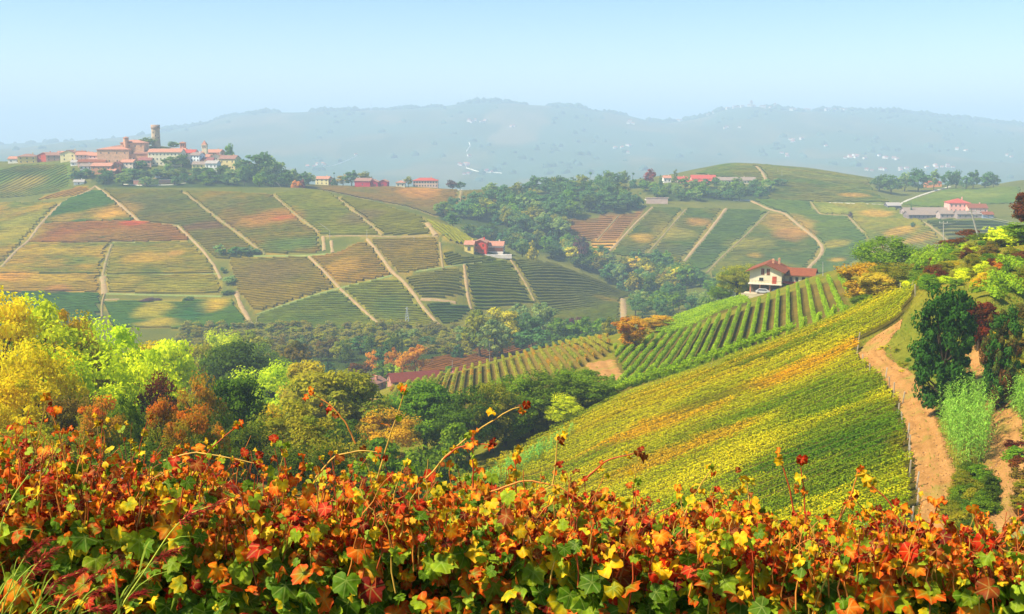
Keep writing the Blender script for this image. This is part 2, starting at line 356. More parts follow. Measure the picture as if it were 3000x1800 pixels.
# ------------------------------------------------------------------ paths (picture polylines draped on the ground): points, width in metres, kind
VH, RH = (440, 900), (690, 1300)
PATHS = [
 ([(0,787),(52,730),(81,710),(121,653),(182,593),(263,560),(279,546)], 5.0, VH, 0),
 ([(279,546),(299,560),(348,597),(380,625),(408,649)], 4.2, VH, 0), ([(408,649),(477,659),(521,663)], 2.6, VH, 1),
 ([(521,663),(566,706),(598,738),(630,783),(647,819)], 4.2, VH, 0), ([(691,855),(703,892),(740,956)], 5.5, VH, 0),
 ([(538,564),(586,601),(655,653),(711,694),(776,746)], 3.6, VH, 1), ([(800,572),(849,617),(934,682)], 3.2, VH, 1),
 ([(946,694),(950,736)], 5.0, VH, 0), ([(970,706),(974,742)], 4.5, VH, 0),
 ([(942,694),(1000,692),(1069,692),(1127,695),(1284,693)], 3.2, VH, 1),
 ([(327,718),(311,762),(301,811)], 4.2, VH, 1), ([(301,811),(306,863)], 7.5, VH, 0), ([(306,863),(297,892),(299,930)], 3.0, VH, 1),
 ([(306,880),(350,878)], 3.2, VH, 0),
 ([(1076,701),(1109,741),(1149,799),(1175,817),(1219,870),(1239,901),(1273,938),(1296,961)], 4.6, VH, 0),
 ([(905,752),(953,799),(993,843),(1037,884),(1081,924),(1128,965)], 4.0, VH, 0),
 ([(750,924),(835,894),(909,870),(986,848),(1098,822),(1149,808)], 3.6, VH, 2),
 ([(1251,654),(1277,690)], 6.5, VH, 0), ([(1289,712),(1293,752),(1298,788)], 3.4, VH, 1),
 ([(1360,777),(1364,814),(1371,870),(1381,908)], 4.2, VH, 0), ([(1495,759),(1520,799),(1545,838),(1567,884)], 4.4, VH, 1),
 ([(1218,797),(1357,777),(1473,763)], 2.6, VH, 2), ([(1232,878),(1290,880),(1335,888)], 6.0, VH, 0),
 ([(1825,877),(1828,935)], 7.5, VH, 0), ([(985,577),(1025,610),(1076,650),(1120,690)], 3.0, VH, 1),
 ([(740,752),(905,750),(970,744)], 4.0, VH, 2), ([(310,862),(650,870)], 3.5, VH, 2), ([(330,712),(420,712)], 3.5, VH, 2), ([(305,808),(640,804)], 2.2, VH, 2),
 ([(1911,608),(1856,660),(1810,712),(1781,741)], 4.0, RH, 0), ([(1814,631),(1749,705)], 2.2, RH, 1),
 ([(2008,615),(1927,709),(1882,760)], 3.4, RH, 1), ([(2127,612),(2076,680),(2030,735),(1998,773)], 5.6, RH, 0),
 ([(2253,621),(2182,693),(2131,738),(2066,802)], 3.2, RH, 1),
 ([(2200,589),(2255,615),(2300,625),(2336,657),(2394,702),(2413,728),(2404,751),(2375,777),(2350,806)], 6.0, RH, 0),
 ([(2375,592),(2400,630),(2485,632)], 3.0, RH, 1), ([(2485,634),(2530,683)], 3.2, RH, 1), ([(2705,650),(2760,690),(2800,730)], 3.0, RH, 1),
 ([(2394,594),(2510,598),(2595,601)], 3.6, RH, 3), ([(2635,600),(2669,583),(2724,564),(2782,548)], 5.5, RH, 3),
 ([(2216,488),(2236,508),(2245,531)], 6.5, RH, 0), ([(1888,586),(1953,586)], 6.0, RH, 3), ([(2147,588),(2198,588)], 4.0, RH, 3),
 ([(1340,558),(1450,559),(1545,560)], 3.5, (940, 1300), 3), ([(1352,560),(1345,600)], 6.0, (890, 1300), 1),
 ([(360,541),(420,545),(500,543),(545,538)], 3.0, (860, 960), 3), ([(400,530),(480,520),(560,512)], 3.5, (880, 960), 1),
 ([(2640,950),(2580,990),(2548,1035),(2600,1080),(2660,1130),(2690,1200),(2715,1290),(2738,1380),(2748,1470),(2757,1560),(2760,1640)], 3.1, (50, 260), 0),
 ([(2850,1020),(2890,1065),(2915,1130),(2930,1200),(2938,1290),(2948,1400),(2952,1500),(2930,1580),(2890,1660)], 3.2, (45, 260), 0),
 ([(1035,1162),(1085,1180),(1130,1190),(1110,1220)], 5.0, (200, 400), 0),
 ([(1783,1120),(1770,1080),(1755,1060)], 7.0, (190, 340), 0),
]
PL = [(line_cast(p, *rng_, step=8.0), wd * (0.5 if rng_[1] > 500 else 0.92), kd) for p, wd, rng_, kd in PATHS]
m_path = [mat_path('red_earth', '#bd8c50', '#a2723a', '#8f8438'), mat_path('trodden_track', '#a08a58', '#8a7246', '#6f7a34'),
          mat_path('mown_grass_strip', '#8f9a52', '#7d8a44', '#a09a58'), mat_path('pale_road', '#d9d2c4', '#c4bba8', '#b0a888')]
m_far = mat_path('pale_earth', '#b4966a', '#9c7e54', '#8c8a50')
def strip(L, wd, lift=0.12, cross=4, dens=None):
    s = np.concatenate([[0], np.cumsum(np.hypot(*np.diff(L, axis=0).T))]); n = max(3, int(s[-1] / (dens or max(2.0, wd * 0.6))))
    q = np.linspace(0, s[-1], n); P = np.stack([np.interp(q, s, L[:, 0]), np.interp(q, s, L[:, 1])], 1)
    T = np.gradient(P, axis=0); T /= np.linalg.norm(T, axis=1)[:, None]; N = np.stack([-T[:, 1], T[:, 0]], 1)
    wv = wd * (0.82 + 0.36 * vnoise(q / 6.0, q * 0 + wd, 4))
    t = np.linspace(-0.5, 0.5, cross + 1); edge = 0.85 + 0.3 * rng.random((n, 2))
    t = np.repeat(t[None], n, 0); t[:, 0] *= edge[:, 0]; t[:, -1] *= edge[:, 1]
    XY = P[:, None] + N[:, None] * (t * wv[:, None])[..., None]
    zz = ground(XY[..., 0], XY[..., 1]) + lift
    if cross == 12: zz = zz + np.array([0, .04, .0, -.09, -.1, .02, .07, .02, -.1, -.09, .0, .04, 0])[None] + (rng.random(zz.shape) - .5) * .035
    zz[:, 0] -= lift * 1.2; zz[:, -1] -= lift * 1.2
    V = np.concatenate([XY, zz[..., None]], -1).reshape(-1, 3); c = cross + 1
    i, j = np.meshgrid(np.arange(n - 1), np.arange(cross), indexing='ij')
    Q = np.stack([i * c + j, i * c + j + 1, (i + 1) * c + j + 1, (i + 1) * c + j], -1).reshape(-1, 4)
    return V, Q
_pn = ['dirt_path', 'track', 'grass_path', 'road']
for L, wd, kd in PL:
    far = L[:, 1].mean() > 400
    mp_ = m_far if far and kd == 0 else m_path[kd]
    V, Q = strip(L, wd, 0.5 if far else 0.12, 4 if far else 12, None if far else 0.45)
    struct(obj(_pn[kd], mesh_np(_pn[kd], V, Q, None, [mp_], True)))

# ------------------------------------------------------------------ parcels: picture polygon, distance window, ground colour, row colours, row direction (picture), spacing
G1, G2, G3 = '#4f6b2a', '#6f7d2c', '#8d8a2e'
PARC = [
 # village hill
 dict(p=[(182,594),(285,556),(302,562),(350,600),(408,648),(126,656)], w=VH, g='#8a7a48', c=['#2f6138','#3f6a34'], d=(1,.01)),
 dict(p=[(122,657),(408,650),(520,664),(566,706),(340,712),(85,713)], w=VH, g='#8e7244', c=['#7a642c','#8a5c2a'], d=(1,.02)),
 dict(p=[(-200,600),(130,596),(178,597),(118,652),(50,728),(-5,783),(-200,790)], w=VH, g='#8c8448', c=['#5f7a2c','#9a8c2e'], d=(1,-.02)),
 dict(p=[(85,716),(324,716),(308,762),(298,802),(-200,802),(-5,788),(52,732)], w=VH, g='#8c8440', c=['#6f7f2a','#a8922a'], d=(1,.01)),
 dict(p=[(-200,806),(296,806),(300,856),(-200,856)], w=VH, g='#96803f', c=['#9c8a2c','#8a8530'], d=(1,.0)),
 dict(p=[(-200,858),(296,860),(294,940),(100,955),(-200,955)], w=VH, g='#5e6a38', c=['#2f5e34','#3a6a34'], d=(1,.03)),
 dict(p=[(332,716),(560,710),(596,742),(626,785),(642,820),(650,864),(312,860),(306,808)], w=VH, g='#8c8444', c=['#5f762c','#8c8a2e'], d=(1,.015)),
 dict(p=[(302,886),(680,884),(698,900),(734,955),(700,966),(330,962)], w=VH, g='#8a8242', c=['#2f6034','#46702f'], d=(1,.02)),
 dict(p=[(304,556),(535,562),(650,655),(706,696),(768,748),(640,764),(568,704),(524,660),(412,648)], w=VH, g='#807a42', c=['#506430','#66682e'], d=(1,.05)),
 dict(p=[(542,561),(798,572),(930,684),(944,740),(784,748),(714,694),(658,653)], w=VH, g='#8a7c48', c=['#5a6a38','#7a6f38'], d=(1,.05)),
 dict(p=[(804,569),(935,557),(983,578),(1074,651),(1116,690),(940,690)], w=VH, g='#93895a', c=['#5f7434','#6f7a36'], d=(1,.02)),
 dict(p=[(990,576),(1100,596),(1240,640),(1249,656),(1272,690),(1124,690)], w=VH, g='#8c8456', c=['#5f6a3c','#6a7636'], d=(1,-.06)),
 dict(p=[(1250,645),(1330,668),(1395,712),(1360,722),(1285,692)], w=VH, g='#93895a', c=['#7a8a34','#6f8434'], d=(1,.9)),
 dict(p=[(672,762),(900,754),(988,842),(905,868),(832,892),(748,920),(696,850)], w=VH, g='#8a8044', c=['#646a2e','#76702e'], d=(1,.09)),
 dict(p=[(910,754),(980,747),(1074,704),(1107,743),(1168,814),(1098,818),(998,842)], w=VH, g='#8c7c4a', c=['#6f6c36','#8a7434'], d=(1,.04)),
 dict(p=[(1082,702),(1284,697),(1291,752),(1296,788),(1218,795),(1178,813)], w=VH, g='#8a7c52', c=['#666a3a','#787038'], d=(1,.05)),
 dict(p=[(1302,716),(1350,752),(1470,761),(1357,775),(1300,788)], w=VH, g='#848044', c=['#56703a','#667436'], d=(1,-.12)),
 dict(p=[(756,926),(900,876),(990,852),(1040,890),(1124,966),(742,966)], w=VH, g='#7f8648', c=['#4a6a3a','#5c7236'], d=(1,.02)),
 dict(p=[(998,846),(1100,824),(1165,818),(1234,900),(1290,962),(1132,964),(1084,924)], w=VH, g='#8a8a48', c=['#5c7236','#6c7a36'], d=(1,.03)),
 dict(p=[(1182,818),(1300,792),(1356,780),(1366,868),(1300,876),(1226,872)], w=VH, g='#78764a', c=['#54663a','#626a38'], d=(1,.03)),
 dict(p=[(1244,894),(1372,890),(1380,912),(1340,948),(1292,960)], w=VH, g='#68703e', c=['#3f6238','#4c6a38'], d=(1,.02)),
 dict(p=[(1366,780),(1490,761),(1538,838),(1563,886),(1470,905),(1384,910),(1372,865)], w=VH, g='#8a8450', c=['#52703a','#627438'], d=(1,.02)),
 dict(p=[(1500,757),(1620,777),(1750,824),(1850,868),(1822,880),(1824,950),(1574,955),(1570,884),(1542,836)], w=VH, g='#7f8048', c=['#54703a','#667638'], d=(1,.03)),
 dict(p=[(1225,1115),(1330,1095),(1480,1056),(1640,1015),(1570,996),(1500,992),(1350,1032),(1235,1060)], w=(335,520), g='#8a5c38', c=['#7a5430','#8a6034'], d=(1,-.25), h=0.9, s=3.0),
 # shoulder left of the village
 dict(p=[(-200,520),(0,497),(60,484),(200,482),(205,545),(100,590),(-200,606)], w=(860,1100), g='#5c7a34', c=['#4f7434','#7a8434'], d=(1,-.5), s=5.0, h=1.0),
 dict(p=[(95,590),(240,545),(268,556),(180,588)], w=(840,1000), g='#a08a3c', c=['#96843a','#a88a3c'], d=(1,-.3), s=5.0, h=0.9),
 # ridge with the red barns
 dict(p=[(860,545),(1340,558),(1338,620),(1290,640),(1190,605),(1050,580),(960,560)], w=(880,1060), g='#8a7c4e', c=['#6a6c40','#7c6c42'], d=(1,.03)),
 dict(p=[(1352,562),(1540,562),(1510,596),(1430,610),(1350,604)], w=(880,1060), g='#7c7a4c', c=['#606a42','#707044'], d=(1,.03)),
 # right hill
 dict(p=[(1649,646),(1807,633),(1888,616),(1806,709),(1652,704)], w=RH, g='#8c6a52', c=['#7e5f48','#8a6650'], d=(1,-.02), h=0.5, s=3.6),
 dict(p=[(1728,711),(1806,711),(1774,744),(1733,735)], w=RH, g='#c9a27a', c=['#8c8450','#9c8c58'], d=(1,.0), s=5.5),
 dict(p=[(1822,708),(1915,609),(2002,613),(1924,706),(1880,762),(1788,746)], w=RH, g='#8a8450', c=['#4c6e44','#6a7640'], d=(1,.03)),
 dict(p=[(2012,613),(2120,613),(2026,736),(1990,780),(1888,766)], w=RH, g='#8a8450', c=['#4c6e44','#6a7640'], d=(1,.03)),
 dict(p=[(2134,614),(2248,622),(2128,738),(2064,800),(2002,780)], w=RH, g='#6c7c48', c=['#44683c','#4e703c'], d=(1,.02)),
 dict(p=[(2258,623),(2296,630),(2336,664),(2390,708),(2405,728),(2390,752),(2345,805),(2100,830),(2078,802),(2136,740),(2188,693)], w=RH, g='#8a8450', c=['#4a6c3c','#68763a'], d=(1,.02)),
 dict(p=[(2204,586),(2374,592),(2398,632),(2484,636),(2530,685),(2560,740),(2440,800),(2362,808),(2420,730),(2344,655),(2262,612)], w=RH, g='#667a48', c=['#446a3e','#547438'], d=(1,.04)),
 dict(p=[(2380,595),(2600,604),(2700,650),(2800,740),(2560,745),(2535,683),(2487,632),(2405,629)], w=RH, g='#8c8448', c=['#5c7638','#7f8438'], d=(1,.03)),
 dict(p=[(2708,648),(2920,648),(2990,660),(2990,725),(2800,728)], w=RH, g='#6a705c', c=['#34544a','#4c5c4c'], d=(1,.01), s=5.0),
 dict(p=[(2035,510),(2120,482),(2220,482),(2380,500),(2540,524),(2560,560),(2610,594),(2250,592),(2240,534)], w=(930,1160), g='#708040', c=['#557838','#7a8438'], d=(1,.03), s=4.5, h=1.4),
 dict(p=[(2640,600),(2780,556),(2990,552),(2990,640),(2920,625)], w=(900,1080), g='#667a44', c=['#487048','#5c783c'], d=(1,.02)),
]
# coloured patches within the vineyards: picture centre, radii, colour, strength
BLOBS = [((335,625),(75,28),'#d09a34',.9,VH),((200,640),(60,14),'#b08a34',.6,VH),((390,657),(40,6),'#b84a1e',.9,VH),((470,680),(110,16),'#8a5a30',.6,VH),((330,690),(160,18),'#8a6a2c',.5,VH),
 ((50,690),(80,30),'#a8962c',.6,VH),((60,660),(60,30),'#9c922e',.6,VH),((200,740),(160,14),'#a8922c',.7,VH),((250,770),(60,14),'#46702f',.6,VH),((40,815),(60,14),'#d0962a',.9,VH),((160,820),(110,16),'#b89a2a',.6,VH),((170,850),(40,12),'#a8743c',.8,VH),
 ((430,760),(70,20),'#b8902a',.7,VH),((510,748),(30,10),'#c09048',.8,VH),((360,830),(60,20),'#a8922e',.6,VH),((520,840),(110,24),'#8c9030',.5,VH),((450,915),(50,34),'#a89a34',.9,VH),((620,900),(50,22),'#c0a034',.9,VH),((480,952),(80,14),'#b09a3c',.8,VH),((560,925),(40,40),'#28603a',.8,VH),
 ((610,665),(90,14),'#6e4c3e',.8,VH),((420,600),(90,30),'#44563e',.5,VH),((800,640),(90,28),'#a8743a',.8,VH),((830,645),(40,8),'#b8542a',.6,VH),((640,600),(60,30),'#4c6040',.5,VH),((1060,640),(70,22),'#6a5a4a',.7,VH),((860,720),(90,20),'#4f7238',.6,VH),
 ((800,800),(110,40),'#6a5640',.5,VH),((1000,790),(50,36),'#a07c34',.7,VH),((1230,560),(70,12),'#b8803a',.9,RH),((1150,720),(80,18),'#7a6a44',.5,VH),((1560,885),(90,20),'#7a8438',.4,VH),((1660,800),(110,14),'#6a6a48',.6,VH),((1780,882),(40,6),'#a08a34',.7,VH),((1140,910),(60,40),'#44663e',.5,VH),
 ((1950,680),(40,26),'#a8923c',.6,RH),((1880,700),(34,16),'#c09a3c',.8,RH),((2050,655),(40,16),'#b88a4c',.8,RH),((1980,690),(60,20),'#98904a',.6,RH),((2010,740),(90,16),'#50604c',.6,RH),((1890,740),(60,18),'#5a604c',.6,RH),
 ((2310,660),(80,34),'#b08c44',.8,RH),((2320,690),(70,20),'#b07c4c',.6,RH),((2200,715),(80,18),'#98903c',.6,RH),((2210,752),(24,8),'#c09a34',.8,RH),((2450,720),(50,14),'#a89634',.7,RH),((2450,765),(24,7),'#c8a03a',.8,RH),((2500,575),(46,7),'#c89c3c',.9,RH),((2570,630),(60,14),'#b08a3c',.8,RH),
 ((2640,680),(60,14),'#b08a3c',.8,RH),((2700,700),(70,12),'#b08a48',.7,RH),((2440,620),(60,16),'#8c903c',.6,RH),((60,545),(60,26),'#a08e3c',.8,(860,1100)),((30,575),(60,14),'#8a8a3a',.6,(860,1100)),((2830,575),(120,12),'#7a8440',.5,RH),((2400,520),(120,10),'#8c8c40',.6,RH)]
BL = []
for (bu, bv), (ru, rv), c, st, wn in BLOBS:
    o = cast(bu, bv, *wn); dx = abs(cast(bu + ru, bv, *wn)[0] - o[0]); a = cast(bu, bv + rv, *wn)[1]; b = cast(bu, bv - rv, *wn)[1]
    BL.append((o[0], o[1], max(dx, 6), max(abs(b - a) / 2, 6), S(c), st))
def blob_tint(x, y, c, wob=0.35):
    for bx, by, rx, ry, bc, st in BL:
        q = ((x - bx) / rx) ** 2 + ((y - by) / ry) ** 2
        k = q < 3
        if not k.any(): continue
        f = np.clip(1.25 - q + (vnoise(x / 9, y / 9, 31) - 0.5) * 2 * wob, 0, 1) * st
        c = c * (1 - f[:, None]) + bc * f[:, None]
    return c
for P in PARC: P['plan'] = poly_cast(P['p'], *P['w'])

FIELD = [(1210,1480),(1330,1425),(1500,1340),(1640,1262),(1785,1190),(2100,1084),(2404,961),(2606,872),(2690,842),(2672,880),(2626,955),(2510,1004),(2533,1024),(2582,1060),(2648,1115),(2655,1140),(2667,1188),(2688,1291),(2698,1410),(2694,1480),(2672,1560),(2600,1640),(1900,1640),(1300,1560)]
VERT = [(1782,1168),(1800,1152),(2014,1102),(2267,1010),(2461,932),(2492,905),(2474,818),(2364,838),(2205,898),(2030,972),(1850,1008),(1800,1030)]
SPUR = [(1140,1150),(1200,1131),(1500,1050),(1640,1014),(1778,990),(1790,1030),(1755,1055),(1600,1118),(1450,1165),(1350,1215),(1270,1230),(1180,1210)]
HOUSE_R = [(1905,975),(1990,930),(2110,892),(2180,876),(2200,890),(2100,925),(2030,962),(1960,985)]
fplan = poly_cast(FIELD, 55, 172); vplan = poly_cast(VERT, 178, 300); splan = poly_cast(SPUR, 195, 335); hplan = poly_cast(HOUSE_R, 285, 400)
NEARG = [(fplan, '#4c4a1c', '#5f5524'), (vplan, '#5c5c20', '#86703c'), (splan, '#7a6a30', '#8f7d40'), (hplan, '#5c6424', '#7a6e34')]

WOODS = [([(1280,640),(1340,600),(1500,572),(1690,555),(1890,585),(1860,618),(1640,645),(1655,720),(1740,745),(1800,800),(1900,770),(1990,795),(2060,850),(1960,900),(1860,868),(1700,785),(1560,735),(1430,680)], (700, 1060)),
         ([(1880,560),(2060,548),(2250,552),(2300,576),(2200,590),(1950,592)], (930, 1160)), ([(250,515),(560,500),(680,495),(760,478),(860,525),(910,552),(760,556),(300,548)], (860, 1000)), ([(540,975),(1400,972),(1800,950),(1800,1000),(1300,1060),(1240,1075),(900,1090),(560,1080)], (330, 560))]
# ------------------------------------------------------------------ the ground: one sheet to the horizon
nY, nS = 560, 420
ys = np.concatenate([np.linspace(-60, 2, 16)[:-1], np.exp(np.linspace(math.log(2), math.log(1300), nY - 120)), np.exp(np.linspace(math.log(1300), math.log(13500), 106))[1:]])
ss = np.sinh(np.linspace(-1.25, 1.25, nS)) / math.sinh(1.25) * 0.85
gx = ss[None] * (np.maximum(ys, 0)[:, None] + 40 + 0 * ys[:, None]); gy = np.repeat(ys[:, None], nS, 1)
gz = ground(gx, gy)
X, Y_, Zg = gx.ravel(), gy.ravel(), gz.ravel()
n1 = fbm(X / 30, Y_ / 30, 21, 3)[:, None]; n2 = fbm(X / 7, Y_ / 7, 22, 2)[:, None]
gc = S('#56642a') * (1 - n1) + S('#787430') * n1
near = (Y_ < 330)[:, None]
gc = np.where(near, S('#6b7a26') * (1 - n2) + S('#94832f') * n2, gc)
for P in PARC:
    x0, y0 = P['plan'].min(0) - 15; x1, y1 = P['plan'].max(0) + 15
    k = np.nonzero((X > x0) & (X < x1) & (Y_ > y0) & (Y_ < y1))[0]
    k = k[inside(P['plan'], X[k], Y_[k])]
    gc[k] = blob_tint(X[k], Y_[k], np.repeat(S(P['g'])[None], len(k), 0), 0.3) * (0.85 + 0.3 * n2[k]) * np.array([1.12, .98, .4])
for pl_, c1_, c2_ in NEARG:
    k = np.nonzero(near[:, 0])[0]; k = k[inside(pl_, X[k], Y_[k])]; gc[k] = S(c1_) * (1 - n2[k]) + S(c2_) * n2[k]
for pp, wn in WOODS:
    pl_ = poly_cast(pp, *wn); k = np.nonzero((Y_ > wn[0] - 20) & (Y_ < wn[1] + 20))[0]; k = k[inside(pl_, X[k], Y_[k])]; gc[k] = S('#3a4a20') * (.8 + .5 * n2[k])
# the far hill: woods, ploughed and mown fields in a patchwork
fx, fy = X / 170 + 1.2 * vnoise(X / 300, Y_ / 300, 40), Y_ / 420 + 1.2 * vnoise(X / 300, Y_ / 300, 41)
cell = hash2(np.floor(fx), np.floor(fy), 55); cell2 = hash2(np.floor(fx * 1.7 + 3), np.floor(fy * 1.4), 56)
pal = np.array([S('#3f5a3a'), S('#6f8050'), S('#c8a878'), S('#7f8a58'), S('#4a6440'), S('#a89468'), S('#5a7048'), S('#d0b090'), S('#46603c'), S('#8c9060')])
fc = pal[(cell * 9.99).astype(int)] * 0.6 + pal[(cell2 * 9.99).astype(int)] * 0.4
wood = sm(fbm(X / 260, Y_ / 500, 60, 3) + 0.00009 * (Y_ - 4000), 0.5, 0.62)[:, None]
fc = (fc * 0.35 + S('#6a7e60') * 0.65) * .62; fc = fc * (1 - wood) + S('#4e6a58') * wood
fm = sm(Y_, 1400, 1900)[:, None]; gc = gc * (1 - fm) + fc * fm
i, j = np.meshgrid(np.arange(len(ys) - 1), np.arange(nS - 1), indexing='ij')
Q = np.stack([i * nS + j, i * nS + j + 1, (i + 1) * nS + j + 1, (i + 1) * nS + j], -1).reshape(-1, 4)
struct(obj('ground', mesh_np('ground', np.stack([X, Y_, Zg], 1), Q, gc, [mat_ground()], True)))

# ------------------------------------------------------------------ vine rows
m_row = mat_vcol('vine_foliage_far', 0.85, 0.0, 0.9)
m_rownear = mat_vcol('vine_foliage', 0.7, 0.3, 2.5, (0.7, 0.72, 0.55))
def row_lines(plan, d, spacing, step, jit=0.0):
    """parallel lines across a plan polygon -> list of (n,2) point runs"""
    d = np.array(d, float); d /= np.linalg.norm(d); nrm = np.array([-d[1], d[0]])
    s = plan @ nrm; out = []
    for o in np.arange(s.min() + spacing * 0.5, s.max(), spacing):
        t0 = plan @ d; q = np.arange(t0.min(), t0.max(), step * 0.5); pts = q[:, None] * d + o * nrm
        k = inside(plan, pts[:, 0], pts[:, 1])
        for L, wd, kd in PL:
            if L[:, 0].max() + 9 < pts[k, 0].min() if k.any() else True: continue
            if L[:, 1].max() + 9 < pts[k, 1].min() or L[:, 1].min() - 9 > pts[k, 1].max() or L[:, 0].min() - 9 > pts[k, 0].max(): continue
            kk = np.nonzero(k)[0]; k[kk[seg_dist(L, pts[kk, 0], pts[kk, 1]) < wd * 0.5 + 0.3]] = False
        e = np.diff(np.concatenate([[0], k.astype(int), [0]])); a, b = np.nonzero(e == 1)[0], np.nonzero(e == -1)[0]
        for i0, i1 in zip(a, b):
            if i1 - i0 < 6: continue
            run = pts[i0:i1:2]; out.append(run)
    return out
def hedge_mesh(run, h, wd, c0, c1, sd):
    n = len(run); T = np.gradient(run, axis=0); T /= np.linalg.norm(T, axis=1)[:, None] + 1e-9; N = np.stack([-T[:, 1], T[:, 0]], 1)
    r = np.random.default_rng(sd)
    hh = h * (0.88 + 0.24 * r.random(n)); ww = wd * (0.85 + 0.3 * r.random(n))
    lv = np.clip((fbm(run[:, 0] / 14, run[:, 1] / 14, 77, 2) - 0.25) * 2, 0.0, 1)     # gaps where vines are thin
    hh *= 0.7 + 0.4 * lv
    g = ground(run[:, 0], run[:, 1]); V = np.zeros((n, 5, 3))
    for q, (f, zf) in enumerate(((-0.42, -0.05), (-0.5, 0.62), (0.0, 1.0), (0.5, 0.62), (0.42, -0.05))):
        V[:, q, :2] = run + N * (f * ww)[:, None] + (r.random((n, 1)) - 0.5) * 0.12; V[:, q, 2] = g + zf * hh
    mix = np.clip(0.5 + (fbm(run[:, 0] / 22, run[:, 1] / 22, 12, 3) - 0.5) * 2.4 + (r.random(n) - 0.5) * 0.5, 0, 1)[:, None]
    c = (c0 * (1 - mix) + c1 * mix) * np.array([1.06, .84, .22]); c = blob_tint(run[:, 0], run[:, 1], c) * np.array([.95, .85, .45]) * (0.78 + 0.44 * r.random((n, 1)))
    C = np.repeat(c[:, None], 5, 1)
    i, j = np.meshgrid(np.arange(n - 1), np.arange(4), indexing='ij')
    Q = np.stack([i * 5 + j, (i + 1) * 5 + j, (i + 1) * 5 + j + 1, i * 5 + j + 1], -1).reshape(-1, 4)
    return V.reshape(-1, 3), Q, C.reshape(-1, 3)
FAR_ROWS = []
for k, P in enumerate(PARC):
    pl = P['plan']; c = np.mean(P['p'], 0); a = cast(c[0] - 20, c[1] - 20 * P['d'][1] / P['d'][0], *P['w']); b = cast(c[0] + 20, c[1] + 20 * P['d'][1] / P['d'][0], *P['w'])
    d = (b - a)[:2]; sp = P.get('s', 2.75)
    for run in row_lines(pl, d, sp, 3.2):
        FAR_ROWS.append((run, P.get('h', 1.7), min(sp * 0.56, 2.0), S(P['c'][0]), S(P['c'][1]), k))
# ------------------------------------------------------------------ near vineyards: leafy rows
def leaf_cards(P, Nrm, size, r, aspect=1.25):
    """one four-cornered leaf per point, facing along Nrm with a random spin"""
    n = len(P); Nrm = Nrm / (np.linalg.norm(Nrm, axis=1)[:, None] + 1e-9)
    A = np.cross(Nrm, r.normal(size=(n, 3))); A /= np.linalg.norm(A, axis=1)[:, None] + 1e-9; B = np.cross(Nrm, A)
    s = (size * (0.65 + 0.7 * r.random(n)))[:, None] if np.ndim(size) == 0 else (size * (0.65 + 0.7 * r.random(n)))[:, None]
    a = A * s * 0.5 * aspect; b = B * s * 0.42
    V = np.stack([P - a, P - b * 0.9 + a * 0.1, P + a, P + b * 1.05 + a * 0.1], 1).reshape(-1, 3)
    return V, np.arange(4 * n).reshape(-1, 4)
NB = [((2000,1165),(420,10),'#e8b024',.55),((1900,1275),(330,9),'#e8b424',.55),((2380,1085),(180,12),'#eaa822',.65),((2250,1130),(250,9),'#e8b824',.7),((2200,1240),(300,12),'#6a9020',.7),((2130,1150),(260,8),'#70961e',.7),((1640,1290),(300,26),'#d8c428',.6),((1900,1200),(330,26),'#c8bc28',.6),((2150,1080),(300,14),'#dcb82a',.6),((2330,1115),(150,22),'#e8b028',.6),((1950,1260),(160,30),'#e8b42c',.7),((2080,1200),(120,16),'#4c7a1e',.7),((2330,1030),(130,16),'#5a8420',.8),
      ((2450,1180),(170,40),'#5f8a22',.7),((2480,1300),(220,70),'#5a8420',.8),((2450,1420),(260,80),'#4f7a20',.8),((2620,1130),(50,18),'#6a6a24',.5),((2520,950),(120,24),'#8aa424',.6),((2300,975),(220,12),'#c8c028',.6),((1500,1330),(120,30),'#8a9422',.6),((2560,900),(90,12),'#d0c02c',.7),((2660,1330),(36,30),'#8a6a24',.5),((1800,1400),(260,40),'#b0a828',.5),((2000,1340),(200,20),'#d8a42a',.7)]
NBL = []
for (bu, bv), (ru, rv), c, st in NB:
    o = cast(bu, bv, 60, 175); dx = abs(cast(bu + ru, bv, 60, 175)[0] - o[0]); a = cast(bu, bv + rv, 60, 175)[1]; b = cast(bu, bv - rv, 60, 175)[1]
    NBL.append((bu, bv, ru, rv, o, S(c), st))
FD = cast(2450, 1000, 60, 175) - cast(1600, 1345, 60, 175); FD = FD[:2] / np.linalg.norm(FD[:2]); FN = np.array([-FD[1], FD[0]])
def field_col(x, y, r):
    s = x * FD[0] + y * FD[1]; t = x * FN[0] + y * FN[1]
    f = fbm(s / 26, t / 4.5, 91, 3); f = np.clip((f - .5) * 2.4 + .6, 0, 1); c = S('#74941a') * (1 - f[:, None]) + S('#d2ca24') * f[:, None]
    for bu, bv, ru, rv, o, bc, st in NBL:
        ds = (x - o[0]) * FD[0] + (y - o[1]) * FD[1]; dt = (x - o[0]) * FN[0] + (y - o[1]) * FN[1]
        q = (ds / (ru / FPX * o[1] * 1.25)) ** 2 + (dt / (rv * 0.135)) ** 2
        k = np.clip(1.3 - q + (fbm(s / 4, t / 1.6, 17, 2) - 0.5) * 1.8, 0, 1) * st
        c = c * (1 - k[:, None]) + bc * k[:, None]
    return c * np.array([1.28, 1.22, .28])
